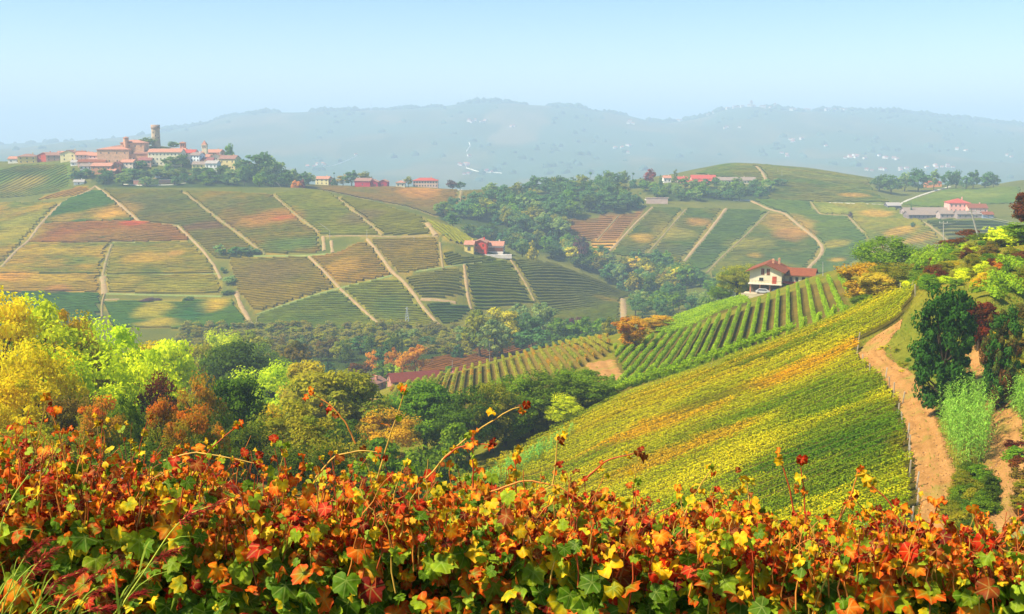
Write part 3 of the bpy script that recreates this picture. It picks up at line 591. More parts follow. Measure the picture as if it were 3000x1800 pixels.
def leafy_row(run, h, wd, per_m, size, colf, sd, zlow=0.35):
    r = np.random.default_rng(sd); s = np.concatenate([[0], np.cumsum(np.hypot(*np.diff(run, axis=0).T))]); n = max(20, int(s[-1] * per_m))
    q = r.random(n) * s[-1]; x = np.interp(q, s, run[:, 0]); y = np.interp(q, s, run[:, 1])
    T = (run[-1] - run[0]) / (np.linalg.norm(run[-1] - run[0]) + 1e-9); N = np.array([-T[1], T[0]])
    zt = zlow + (1 - zlow) * np.sqrt(r.random(n)); ang = r.random(n) * 2 - 1
    prof = wd * 0.5 * np.sqrt(np.clip(1.08 - ((zt - 0.62) / 0.46) ** 2, 0.06, 1)); wob = 0.85 + 0.3 * vnoise(q / 1.3, zt * 3, sd)
    off = np.sign(ang) * np.abs(ang) ** 0.45 * prof * wob
    hh = h * (0.92 + 0.16 * vnoise(q / 1.6, q * 0, sd + 3))
    P = np.stack([x + N[0] * off, y + N[1] * off, ground(x, y) + zt * hh], 1)
    nr = np.stack([N[0] * off / wd * 1.6, N[1] * off / wd * 1.6, 0.25 + (zt - 0.4)], 1) + r.normal(size=(n, 3)) * 0.42
    V, Q = leaf_cards(P, nr, size, r)
    c = colf(x, y, r) * (0.86 + 0.28 * r.random((n, 1)))
    yel = (r.random(n) < 0.04)[:, None]; c = np.where(yel, c * np.array([1.5, 1.12, 0.8]), c)
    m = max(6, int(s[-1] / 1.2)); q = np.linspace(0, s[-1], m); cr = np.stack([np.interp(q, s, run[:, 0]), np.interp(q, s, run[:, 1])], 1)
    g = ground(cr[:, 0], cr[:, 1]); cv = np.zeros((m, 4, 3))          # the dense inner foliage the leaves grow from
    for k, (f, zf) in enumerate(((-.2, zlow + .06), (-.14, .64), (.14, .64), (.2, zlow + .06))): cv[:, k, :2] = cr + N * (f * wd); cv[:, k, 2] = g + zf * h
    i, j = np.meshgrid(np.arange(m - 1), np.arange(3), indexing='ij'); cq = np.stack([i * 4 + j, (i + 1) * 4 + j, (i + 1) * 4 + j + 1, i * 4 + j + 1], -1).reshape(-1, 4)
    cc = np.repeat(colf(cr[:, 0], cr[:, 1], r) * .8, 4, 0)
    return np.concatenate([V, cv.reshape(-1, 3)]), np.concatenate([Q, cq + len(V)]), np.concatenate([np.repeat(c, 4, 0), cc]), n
def add_row(run, V, Q, C, mat, label, group, name='vine_row'):
    o0 = np.array([run[0][0], run[0][1], float(ground(run[0][0], run[0][1]))])
    o = obj(name, mesh_np(name, V - o0, Q, C, [mat]), loc=o0); tag(o, label, 'vine row', group); return o
NROW = 0; NLEAF = 0
end_posts = []
fo_ = fplan @ FN
for run in row_lines(fplan, FD, 2.1, 1.0):
    if len(run) < 5: continue
    t_ = (run[0] @ FN - fo_.min()) / (fo_.max() - fo_.min())
    V, Q, C, n = leafy_row(run, 1.7, 0.8, 96, 0.145, field_col, 1000 + NROW); NLEAF += n
    add_row(run, V, Q, C, m_rownear, '%s vine row of the sunlit slope left of the dirt path' % ('dark green lowermost' if t_ < .33 else 'yellow orange middle' if t_ < .7 else 'bright yellow uppermost'), 'vine rows of the yellow slope'); NROW += 1
    end_posts.append(run[-1] + FD * 0.6)
print('yellow field rows', NROW, NLEAF)
green_col = lambda x, y, r: np.array([.85, .85, .5]) * (S('#86b01e') * (1 - fbm(x / 6, y / 6, 5, 2)[:, None]) + S('#bcd834') * fbm(x / 6, y / 6, 5, 2)[:, None])
def spur_col(x, y, r):
    f = fbm(x / 10, y / 14, 8, 3)[:, None]; c = S('#86942a') * (1 - f) + S('#c4b436') * f
    k = (sm(fbm(x / 5, y / 9, 44, 2), 0.6, 0.75) * 0.7)[:, None]; return c * (1 - k) + S('#c8862c') * k
n0 = NROW
for run in row_lines(vplan, (0.25, 1.0), 2.4, 1.0):
    u_ = 1500 + FPX * run[-1][0] / run[-1][1]
    V, Q, C, n = leafy_row(run, 2.1, 0.8, 62, 0.22, green_col, 2000 + NROW, 0.25); NLEAF += n
    add_row(run, V, Q, C, m_rownear, 'upright bright green vine row on the slope %s the white farmhouse' % ('left of' if u_ < 2150 else 'below' if u_ < 2300 else 'right of'), 'upright green vine rows by the farmhouse'); NROW += 1
run = line_cast([(1786,1183),(1900,1145),(2050,1092),(2200,1036),(2330,988)], 172, 230, 10)
V, Q, C, n = leafy_row(run, 1.8, 1.3, 60, 0.25, green_col, 2500); add_row(run, V, Q, C, m_rownear, 'single bright green vine row crossing below the upright rows', None); NROW += 1
for run in row_lines(splan, (-0.03, 1.0), 2.1, 1.0):
    V, Q, C, n = leafy_row(run, 1.8, 0.75, 40, 0.25, spur_col, 3000 + NROW); NLEAF += n
    add_row(run, V, Q, C, m_rownear, 'golden green vine row on the low spur left of the orange tree', 'vine rows on the low spur'); NROW += 1
for run in row_lines(hplan, (-0.75, 1.0), 2.4, 1.0):
    V, Q, C, n = leafy_row(run, 1.7, 0.9, 26, 0.3, green_col, 4000 + NROW); NLEAF += n
    add_row(run, V, Q, C, m_rownear, 'green vine row curving over the crest in front of the white farmhouse', 'vine rows on the crest by the farmhouse'); NROW += 1
for pts, lb in (([(2660,800),(2690,770),(2730,745)], 'short bright green vine row on the ridge by the utility poles'), ([(2690,810),(2720,770),(2775,742)], 'thick bright green vine row on the ridge by the utility poles'), ([(2740,800),(2760,760),(2790,745)], 'rightmost bright green vine row on the ridge by the utility poles'),
                ([(2560,840),(2600,815),(2650,785)], 'bright green vine row left of the ridge poles'), ([(2850,880),(2890,868),(2935,900)], 'yellow green vine row right of the dark bushy tree'), ([(2905,840),(2950,850),(3000,885)], 'upper green vine row at the right edge above the berry bush'), ([(2930,790),(2970,800),(3000,822)], 'short green vine row under the russet tree at the right edge')):
    run = line_cast(pts, 100, 280, 6); V, Q, C, n = leafy_row(run, 2.2, 1.7, 60, 0.26, green_col, 4500 + NROW); add_row(run, V, Q, C, m_rownear, lb, None); NROW += 1
print('near rows', NROW, 'leaves', NLEAF)

PNAME = ['teal green parcel with a golden patch under the hilltop bend', 'red brown parcel across the hill', 'leftmost yellow green parcel beyond the earth path', 'yellow green parcel at the left of the hill', 'golden parcel low at the left', 'dark green parcel lowest at the left', 'green parcel left of the hedge trees', 'dark green parcel with two yellow patches', 'dusky parcel right under the village', 'orange blotched parcel below the village wood', 'pale striped parcel on the hill crest', 'curving parcel above the hill track', 'slanting bright parcel above the red farmhouse', 'brown parcel in the middle of the hill', 'ochre parcel left of the long earth path', 'olive parcel left of the red farmhouse', 'small parcel just below the red farmhouse', 'dark parcel at the foot of the grass strip', 'green parcel beside the lattice pylon', 'dull green parcel above the earth wedge', 'dark parcel at the foot of the long path', 'green parcel right below the red farmhouse', 'rounded right end parcel of the hill']
# far rows: the largest in the picture stay single, the rest of the thousand are one object
def row_size(rw):
    L = np.hypot(*np.diff(rw[0], axis=0).T).sum(); return L / rw[0][:, 1].mean() ** 2
order = sorted(range(len(FAR_ROWS)), key=lambda i: -row_size(FAR_ROWS[i])); single = set(order[:max(0, 296 - NROW)])
Vs, Qs, Cs, nv = [], [], [], 0
for i, (run, h, wd, c0, c1, k) in enumerate(FAR_ROWS):
    V, Q, C = hedge_mesh(run, h, wd, c0, c1, i)
    if i in single:
        nm_ = PNAME[k] if k < len(PNAME) else ('brown strip of vines behind the low spur' if k == len(PNAME) else 'far vineyard parcel')
        add_row(run, V, Q, C, m_row, 'vine row in the ' + nm_, 'vine rows of the ' + nm_)
    else: Vs.append(V); Qs.append(Q + nv); Cs.append(C); nv += len(V)
tag(obj('distant_vine_rows', mesh_np('distant_vine_rows', np.concatenate(Vs), np.concatenate(Qs), np.concatenate(Cs), [m_row])), 'mass of fine vine rows striping the distant hillsides', 'vine rows', kind='stuff')
print('far rows', len(FAR_ROWS), nv)
m_post = plain('weathered_wood_post', '#b8ac94', 0.85)
pm = MB().box(-.05, .05, -.05, .05, -.4, 1.75).mesh('vineyard_post', [m_post])
rp = random.Random(3)
for k, p in enumerate(end_posts):
    pc = px_dir(1500, 900)
    if p[0] < 22 or k % 2: continue
    o = obj('vineyard_post', pm, loc=(p[0], p[1], float(ground(p[0], p[1]))), rot=(rp.uniform(-.12, .12), rp.uniform(-.12, .12), 0), scale=(1, 1, rp.uniform(.7, 1.0)))
    tag(o, 'pale wooden post at the end of a vine row beside the dirt path', 'post', 'end posts along the dirt path')
# ------------------------------------------------------------------ trees
def crown_mesh(seed, n_cl, n_leaf, ls, shape, rc=0.13):
    r = np.random.default_rng(seed); C = []
    while len(C) < n_cl:
        p = r.random(3) * 2 - 1
        z = (p[2] + 1) / 2
        if shape == 'round': rad = math.sqrt(max(0, 1 - (abs(z - 0.52) / 0.52) ** 2.2)); lo = 0.2
        elif shape == 'tall': rad = math.sqrt(max(0, 1 - (abs(z - 0.45) / 0.56) ** 2)) * (1 - 0.25 * z); lo = 0.22
        elif shape == 'fan': rad = (0.35 + 0.65 * z) * math.sqrt(max(0, 1 - max(0, (z - 0.6) / 0.42) ** 2)); lo = 0.25
        elif shape == 'col': rad = math.sqrt(max(0, 1 - (abs(z - 0.42) / 0.6) ** 2.4)); lo = 0.06
        elif shape == 'cone': rad = max(0.03, 1 - z) ** 0.85; lo = 0.06
        elif shape == 'bush': rad = math.sqrt(max(0, 1 - (abs(z - 0.55) / 0.6) ** 2.2)); lo = 0.05
        else: rad = math.sqrt(max(0, 1 - (z * 0.98) ** 2)); lo = 0.03          # shrub
        q = math.hypot(p[0], p[1])
        if q > rad * 0.9: continue
        edge = q / (rad + 1e-6)
        if shape not in ('cone',) and edge < 0.45 and z < 0.72 and r.random() < 0.6: continue
        C.append((p[0] * 0.42, p[1] * 0.42, lo + z * (0.95 - lo)))
    C = np.array(C); k = r.integers(0, n_cl, n_leaf); rcl = rc * (0.4 + 1.0 * r.random(n_cl) ** 1.5 + .1); tone = r.random(n_cl)
    d = r.normal(size=(n_leaf, 3)); d /= np.linalg.norm(d, axis=1)[:, None]; d[:, 2] = d[:, 2] * 0.75 + 0.12
    rad = (0.35 + 0.65 * r.random(n_leaf) ** 0.6) * rcl[k]
    P = C[k] + d * rad[:, None] * np.array([1, 1, 0.78])
    if shape == 'cone': P[:, 2] -= 0.25 * (np.hypot(P[:, 0], P[:, 1])) * r.random(n_leaf)
    P[:, 2] = np.clip(P[:, 2], 0.01, 1.0)
    nr = d + np.array([0, 0, 0.45]) + r.normal(size=(n_leaf, 3)) * 0.45
    V, Q = leaf_cards(P, nr, ls, r)
    A = np.stack([r.random(n_leaf), P[:, 2], np.clip(tone[k] + (r.random(n_leaf) - .5) * .25, 0, 1)], 1)
    return mesh_np('crown', V, Q, np.repeat(A, 4, 0)), C
def trunk_mesh(seed, C, shape, n_limb=7):
    r = np.random.default_rng(seed); mb = MB(); top = 0.8 if shape in ('cone', 'col', 'tall') else 0.55
    P = np.array([(0, 0, -0.06), (0, 0, 0.0), (0.01, 0.0, 0.2), (r.normal() * .02, r.normal() * .02, top * .6), (r.normal() * .03, r.normal() * .03, top)])
    mb.tube(P, [0.04, 0.034, 0.026, 0.018, 0.007], 6)
    for c in C[r.permutation(len(C))[:n_limb]]:
        z0 = max(0.12, min(c[2] - 0.18, top * .75)); a = np.array([0, 0, z0]); m = a * .45 + c * .55 + np.array([0, 0, -0.03])
        mb.tube(np.array([a, m, c]), [0.013, 0.008, 0.003], 5)
    return mb.mesh('trunk', [], True)
SHAPES = {}
def shapes(key, n, n_cl, n_leaf, ls, shape, rc=0.13, limbs=7):
    L = []
    for i in range(n):
        cm, C = crown_mesh(hash(key) % 997 * 0 + 100 * len(SHAPES) + i, n_cl, n_leaf, ls, shape, rc); cm.materials.append(None)
        tm = trunk_mesh(i + 50, C, shape, limbs); tm.materials.append(None); L.append((cm, tm))
    SHAPES[key] = L
shapes('near_round', 4, 90, 12000, 0.023, 'round', 0.125, 18); shapes('near_tall', 4, 95, 13000, 0.020, 'tall', 0.115, 24); shapes('near_fan', 2, 60, 9000, 0.030, 'fan', 0.13, 14)
shapes('near_shrub', 3, 40, 5000, 0.05, 'shrub', 0.2, 5); shapes('mid_round', 4, 36, 2600, 0.052, 'round', 0.15); shapes('mid_col', 2, 40, 2400, 0.045, 'col', 0.12); shapes('mid_cone', 2, 60, 2600, 0.05, 'cone', 0.1)
shapes('far_round', 4, 24, 1100, 0.085, 'round', 0.17, 3); shapes('far_cone', 2, 36, 900, 0.075, 'cone', 0.1, 2); shapes('mid_shrub', 3, 20, 1200, 0.09, 'shrub', 0.22, 3)
shapes('dense_bush', 2, 120, 20000, 0.028, 'bush', 0.11, 10); shapes('dense_round', 2, 110, 22000, 0.026, 'round', 0.12, 12)
KIND = dict(gold=('#f4d814','#fff22c','#dcc014'), lime=('#c4d818','#f0f42c','#a4be1a'), amber=('#d8b018','#f4d024','#b8aa1c'), olive=('#8e8c1c','#b4a826','#76841c'), dark=('#546c18','#728c22','#445c16'), green=('#68901a','#94b028','#587c1a'),
            maple=('#688a1c','#a09a26','#e27820'), russet=('#6a3818','#94481c','#583e18'), brown=('#7c6626','#9a7e2e','#6c6e24'), orange=('#dc921a','#f0b626','#c8701a'), bluegreen=('#587e3e','#769a48','#4e7440'), sage=('#7c9a4c','#a8b254','#6c904c'),
            conifer=('#406638','#547c40','#385e38'), poplar=('#6a8030','#8e9630','#54702a'), yew=('#284c18','#3e6a1e','#204012'), berry=('#30541a','#4a6a20','#643a1e'), hazel=('#8c8438','#a2943c','#788234'), crimson=('#a82c24','#c4442c','#8a3820'), yellowish=('#ccb426','#e2ce34','#9c982a'), wine=('#664040','#785048','#545040'))
LM = {k: leaf_mat(k + '_leaves', *c, trans=0.12 if k in ('conifer', 'yew', 'berry') else 0.48, mode='top' if k == 'maple' else 'clump') for k, c in KIND.items()}
m_bark = plain('bark', '#4a3c2a', 0.95, 0.1, 0.3, 3.0, 0.4)
NT = [0]; trr = random.Random(5)
WORD = dict(gold='golden yellow', lime='lime yellow', amber='amber', olive='olive', dark='dark green', green='green', maple='orange topped', russet='russet', brown='brownish', orange='orange', bluegreen='blue green', sage='grey green', conifer='dark conifer', poplar='green poplar', yew='dense dark evergreen', berry='dark green', hazel='brown', crimson='crimson', yellowish='yellowish', wine='dark purple')
def tree_at(kind, shp, p, h, wd, label, group=None, name='tree', cat='tree'):
    L = SHAPES[shp]; cm, tm = L[trr.randrange(len(L))]; NT[0] += 1
    e = obj(name, None, loc=(p[0], p[1], p[2] - 0.1), rot=(0, 0, trr.random() * 6.28)); e.empty_display_size = 0.5
    e.name = {'conifer': 'conifer', 'poplar': 'poplar', 'maple': 'maple', 'yew': 'evergreen_tree'}.get(kind, name); tag(e, label, cat, group)
    for nm, me, mt in (('trunk', tm, m_bark), ('crown', cm, LM[kind])):
        o = obj(nm, me, e, scale=(wd, wd, h)); o.material_slots[0].link = 'OBJECT'; o.material_slots[0].material = mt
    return e
def tree(kind, shp, u, Y, vtop, wpx, label, group=None, name='tree', cat='tree'):
    p = on(u, Y); t = px_at(u, vtop, Y); return tree_at(kind, shp, p, max(1.0, t[2] - p[2]), wpx / FPX * Y * (1.32 if shp.startswith(('near', 'dense')) else 1.15), label, group, name, cat)
def scatter(poly, win, count, kinds, hr, wr, label, group, shp='far_round', name='tree', cat='tree', mind=0.75, seed=0):
    """trees standing on the ground inside a picture polygon"""
    r = random.Random(seed); P = np.array(poly); x0, y0 = P.min(0); x1, y1 = P.max(0); got = []; tries = 0
    while len(got) < count and tries < count * 30:
        tries += 1; u, v = r.uniform(x0, x1), r.uniform(y0, y1)
        if not inside(P, np.array([u]), np.array([v]))[0]: continue
        p = cast(u, v, *win); wd = r.uniform(*wr)
        if any(math.hypot(p[0] - q[0], p[1] - q[1]) < mind * (wd + q[2]) / 2 for q in got): continue
        got.append((p[0], p[1], wd)); k = r.choice(kinds); s_ = shp
        if k == 'conifer': s_ = shp.split('_')[0] + '_cone'
        tree_at(k, s_, p, r.uniform(*hr), wd, label.replace('{}', WORD[k]), group.replace('{}', WORD[k]) , name, cat)
    return got
# --- the valley wood at the left, nearest trees first
for k, s, u, Y, vt, wp, lb in [
 ('maple','near_round',300,78,1160,150,'orange topped young maple left of the pair of maples, above the red vine leaves'),('green','near_round',388,86,1148,120,'green tree between the orange topped maples'),
 ('maple','near_tall',490,74,1145,140,'orange topped maple with a pointed crown behind the hedge'),('maple','near_round',572,72,1180,160,'broad orange topped maple in front of the dark wood'),
 ('maple','near_tall',605,104,1085,180,'tall maple with fiery red upper twigs'),('russet','near_round',466,118,1092,150,'dark russet tree behind the orange topped maples'),('maple','near_tall',652,76,1225,80,'slender maple with an orange red side shoot'),
 ('gold','near_tall',20,118,820,320,'tallest golden yellow tree at the left edge'),('lime','near_tall',150,128,838,340,'tall lime yellow tree beside the golden one at the left edge'),('gold','near_round',135,93,985,250,'bright golden yellow tree in front of the tall lime one'),
 ('amber','near_tall',240,132,885,230,'amber tree with thin open top left of the lime tree'),('lime','near_tall',335,136,915,310,'lime yellow tree with dark visible trunk and limbs'),('amber','near_tall',272,152,912,130,'narrow amber tree rising behind the lime ones'),
 ('lime','near_round',425,122,1025,230,'lime yellow tree right of the tree with visible limbs'),('lime','near_round',262,112,1000,320,'broad yellow green tree under the yellow crowns'),('lime','near_fan',500,186,992,210,'loose lime yellow tree left of the round dark oak'),
 ('amber','near_fan',452,192,1006,150,'small amber tree behind the loose lime tree'),('amber','near_round',50,82,1085,260,'shaded amber tree at the left edge above the hedge'),('amber','near_round',175,97,1115,240,'shaded amber tree below the golden tree'),('brown','near_round',232,82,1140,190,'brownish thin tree left of the orange topped maple'),
 ('dark','dense_round',692,242,1008,250,'large round dark green oak in the valley wood'),('olive','near_round',600,300,998,190,'olive tree behind the round dark oak'),('lime','near_round',648,335,962,160,'small lime green tree at the foot of the vineyard hill'),('brown','near_round',560,262,1055,170,'brownish tree left of the round dark oak'),
 ('green','near_round',762,332,1005,150,'green tree right of the round dark oak'),('brown','mid_round',860,362,1000,150,'brownish tree beyond the lime tree with yellow speckles'),('olive','mid_round',735,410,965,150,'olive tree at the foot of the vineyard path'),
 ('dark','dense_round',695,117,1105,190,'dark green tree right of the fiery maple'),('lime','near_round',795,202,1062,220,'lime green tree in front of the pale roof'),('yellowish','near_fan',905,197,1058,190,'tree speckled with yellow leaves over the pale roof'),('olive','dense_round',988,167,1085,290,'big olive brown tree left of the small brick house'),
 ('olive','near_round',862,107,1185,270,'olive tree low in the middle of the wood'),('dark','near_round',742,96,1240,190,'shaded dark tree low in the wood behind the hedge'),('amber','near_fan',792,122,1190,130,'small amber tree in the middle of the wood'),
 ('amber','near_round',1122,162,1195,200,'amber brown shrubby tree below the small brick house'),('green','dense_round',1248,172,1118,200,'round green tree below the low spur of vines'),('green','near_round',1140,205,1150,110,'small green tree beside the farm yard'),
 ('olive','near_round',1000,102,1275,190,'olive tree behind the long arching vine shoot'),('dark','near_round',905,86,1298,220,'dark tree directly behind the hedge at centre left'),('green','near_shrub',1165,112,1285,150,'bushy green tree behind the tallest vine shoots'),('green','near_shrub',1250,138,1290,150,'green bush just left of the cane strip foot'),('green','near_shrub',1120,122,1290,150,'green bush under the amber shrubby tree'),('green','near_shrub',1080,90,1330,240,'green bush just behind the hedge at centre'),
 ('dark','near_round',560,88,1290,220,'dark bush beneath the orange topped maples'),('dark','near_round',400,70,1300,260,'dark bush behind the red leaves at left'),('olive','near_round',120,66,1250,280,'olive bush behind the hedge at far left'),('dark','near_round',1000,130,1215,170,'dark tree under the big olive brown one'),
 # dark clump above the cane
 ('dark','near_round',1372,160,1135,170,'leftmost dark tree of the clump above the cane'),('olive','near_round',1440,163,1112,160,'olive tree in the clump above the cane'),('green','near_round',1520,166,1098,180,'green acacia in the clump above the cane'),('dark','near_round',1605,169,1088,200,'tallest dark tree in the clump above the cane'),
 ('green','near_round',1705,172,1082,200,'green acacia at the right of the clump above the cane'),('dark','near_round',1752,171,1135,130,'dark tree at the right end of the clump next to the yellow slope'),('lime','near_tall',1652,164,1150,120,'pale green feathery acacia in front of the dark clump'),
 ('green','near_round',1480,165,1180,170,'low green tree at the front of the clump'),('olive','near_round',1560,168,1205,180,'low olive bush under the pale green acacia'),('green','near_shrub',1335,150,1240,110,'green bush left of the cane strip')]:
    tree(k, s, u, Y, vt, wp, lb)
# --- farm and orchard in the valley
for k, s, u, Y, vt, wp, lb in [
 ('poplar','mid_col',1012,452,990,40,'columnar green poplar standing alone left of the farm trees'),('conifer','mid_cone',962,430,1030,66,'blue green conical conifer left of the poplar'),('poplar','mid_col',1088,470,975,40,'columnar poplar left of the tall dark spruce'),('conifer','mid_cone',1122,440,985,90,'tall dark spruce behind the small brick house'),
 ('poplar','mid_col',1146,482,970,40,'yellowing poplar right of the dark spruce'),('poplar','mid_col',1168,486,960,34,'tallest yellowing poplar right of the dark spruce'),('orange','mid_col',1090,428,1025,46,'small orange cone shaped tree beside the dark spruce'),('orange','mid_round',1152,420,1018,52,'orange tree just right of the dark spruce'),
 ('orange','mid_round',1180,415,1030,46,'middle orange tree behind the long red roof'),('orange','mid_round',1216,420,1008,80,'largest orange tree behind the long red roof'),('lime','mid_round',1152,398,1070,50,'lime shrub behind the end of the long red roof'),('bluegreen','mid_round',1058,488,985,90,'blue green tree behind the poplars'),
 ('green','mid_round',1128,398,1062,66,'green tree behind the small brick house'),('russet','mid_round',1052,420,1060,76,'rusty brown tree left of the orange cone'),('conifer','mid_cone',1186,398,1068,30,'small dark cypress between orange trees'),('sage','mid_round',1200,520,962,70,'grey green tree above the orange trees'),
 ('bluegreen','mid_round',1250,500,985,60,'blue green tree right of the orange trees'),('conifer','mid_cone',1342,470,985,50,'dark conifer left of the big yellowing tree'),('olive','mid_round',1405,472,905,120,'big olive tree at the left of the valley grove'),('yellowish','mid_round',1470,476,905,130,'big yellowing tree in the valley grove'),
 ('sage','mid_round',1448,458,935,110,'grey green tree in front of the yellowing tree'),('bluegreen','mid_round',1535,485,915,120,'blue green tree right of the yellowing tree'),('sage','mid_round',1592,530,885,90,'pale grey green tree above the valley grove'),('bluegreen','mid_round',1562,468,960,130,'broad blue green tree low in the valley grove'),
 ('green','mid_round',1640,500,930,95,'green tree near the right of the valley grove'),('wine','mid_round',1682,508,928,56,'dark purple tree near the right of the valley grove'),('green','mid_round',1722,472,930,130,'green tree behind the crest of the low spur'),('olive','mid_round',1792,425,930,90,'olive tree behind the orange tree on the spur'),
 ('sage','mid_round',1520,560,890,70,'pale tree at the foot of the vineyard right of centre'),('green','mid_round',1320,410,1072,46,'small green tree by the valley pole'),
 ('orange','near_fan',1850,262,930,120,'orange yellow tree with bare dark limbs standing among the vines'),('amber','near_fan',1925,300,925,110,'amber tree just right of the orange one among the vines'),
 ('olive','near_round',2158,366,775,110,'olive green tree just left of the white farmhouse'),('olive','near_round',2180,400,770,80,'olive tree behind the left side of the white farmhouse'),('green','near_round',2112,385,830,70,'round green bush left of the farmhouse yard'),('dark','near_shrub',2090,385,895,36,'small dark round shrub below the farmhouse'),('sage','near_shrub',2070,420,850,60,'grey green shrub left of the farmhouse bushes'),
 # right slope
 ('green','near_round',2600,218,690,180,'feathery green tree on the ridge left of the poles'),('amber','near_fan',2520,195,770,150,'amber yellow shrub tree at the end of the upright vine rows'),('yellowish','near_fan',2560,182,800,130,'yellowish shrub below the feathery tree'),('olive','near_round',2620,185,770,150,'olive brown bush under the feathery tree'),
 ('dark','near_shrub',2530,168,862,70,'small dark evergreen bush at the top of the yellow slope'),('yew','dense_bush',2755,107,838,165,'large dense dark evergreen beside the dirt path'),('berry','dense_bush',2922,101,892,108,'dark bushy tree with red berries at the right'),('russet','near_fan',2865,118,880,120,'thin reddish bush between the evergreen and the berry tree'),
 ('russet','near_fan',3005,176,560,110,'tall russet tree at the right edge against the hills'),('green','near_fan',2990,172,650,110,'green tree below the russet one at the right edge'),('russet','near_shrub',2800,212,700,90,'russet bush at the left foot of the leaning pole'),('russet','near_shrub',2840,222,672,70,'dark red bush behind the leaning pole'),
 ('green','near_shrub',2900,190,700,110,'bright green shrub right of the leaning pole'),('orange','near_shrub',2945,150,760,60,'small orange bush on the right slope'),('lime','near_shrub',2960,175,660,120,'lime shrub below the russet tree')]:
    tree(k, s, u, Y, vt, wp, lb, name='bush' if 'shrub' in s else 'tree', cat='bush' if 'shrub' in s else 'tree')
scatter([(2560,850),(2620,800),(2720,760),(2860,720),(3000,680),(3000,860),(2920,860),(2840,840),(2700,850)], (130, 260), 74, ['green','green','lime','olive','green','olive','amber','russet','brown'], (.8, 2.1), (2.2, 3.8), '{} shrub in the overgrown thicket on the right slope', '{} shrubs of the right thicket', 'near_shrub', 'shrub', 'shrub', 0.42, 3)
scatter([(2850,980),(3000,930),(3000,1080),(2960,1100),(2880,1040)], (90, 160), 8, ['olive','russet','brown','amber'], (1.0, 2.0), (2, 3.4), '{} shrub on the bank beside the berry tree', '{} shrubs beside the berry tree', 'near_shrub', 'shrub', 'shrub', 0.5, 4)
# hazel orchard on the valley floor
k = 0
for Y in np.arange(484, 560, 12.5):
    for u in np.arange(540, 1400, 36):
        uu = u + trr.uniform(-7, 7); p = on(uu, Y + trr.uniform(-2, 2))
        if 1020 < uu < 1240 and Y < 500: continue
        tree_at('hazel' if trr.random() < .6 else 'olive', 'mid_shrub', p, trr.uniform(4.0, 5.5), trr.uniform(7, 9.5), 'small brown hazel tree in the orchard at the foot of the vineyard hill', 'hazel orchard on the valley floor', 'hazel_tree'); k += 1
scatter([(560,1020),(1000,1010),(1000,1060),(700,1080),(560,1070)], (300, 480), 22, ['olive','brown','green','sage'], (7, 11), (8, 12), '{} tree between the dark oak and the hazel orchard', '{} trees before the orchard', 'mid_round', seed=6, name='woodland_tree')
scatter([(1230,1040),(1600,990),(1800,960),(1850,930),(1700,950),(1500,990),(1300,1030)], (400, 540), 22, ['bluegreen','green','sage'], (7, 11), (8, 12), '{} tree along the brook behind the low spur', '{} trees along the brook', 'mid_round', seed=8, name='woodland_tree')
# wooded gully between the two vineyard hills
WM = ['bluegreen','bluegreen','bluegreen','sage','conifer','green','olive','dark']
scatter([(1290,640),(1340,605),(1500,575),(1690,555),(1890,585),(1860,618),(1640,645),(1655,720),(1560,700),(1440,650)], (760, 1060), 84, WM, (12, 17), (14, 21), '{} tree in the wooded gully between the two vineyard hills', '{} trees of the wooded gully', seed=11, name='woodland_tree', mind=0.48)
scatter([(1520,720),(1660,722),(1740,745),(1800,800),(1900,770),(1990,795),(2060,850),(1960,900),(1860,868),(1700,790),(1560,740)], (690, 830), 58, WM + ['olive','brown','yellowish'], (10, 15), (12, 18), '{} tree in the lower gully left of the white farmhouse', '{} trees of the lower gully', seed=12, name='woodland_tree', mind=0.48)
scatter([(1860,905),(2060,860),(2160,840),(2120,900),(1980,945),(1860,950)], (480, 690), 22, ['bluegreen','green','sage','bluegreen'], (9, 13), (9, 13), '{} tree down the slope from the farmhouse', '{} trees below the farmhouse', 'mid_round', seed=13, name='woodland_tree', mind=0.6)
scatter([(1880,560),(2060,548),(2250,552),(2300,576),(2200,590),(1950,592)], (930, 1160), 40, ['bluegreen','bluegreen','sage','green','conifer'], (8, 12), (9, 14), '{} tree of the wood below the red winery roofs', '{} trees below the winery', seed=14, name='woodland_tree', mind=0.6)
scatter([(1290,655),(1400,700),(1540,748),(1510,705),(1400,655)], (730, 830), 12, WM, (9, 13), (12, 17), '{} tree on the gully edge behind the red farmhouse', '{} trees behind the red farmhouse', seed=18, name='woodland_tree', mind=0.5)
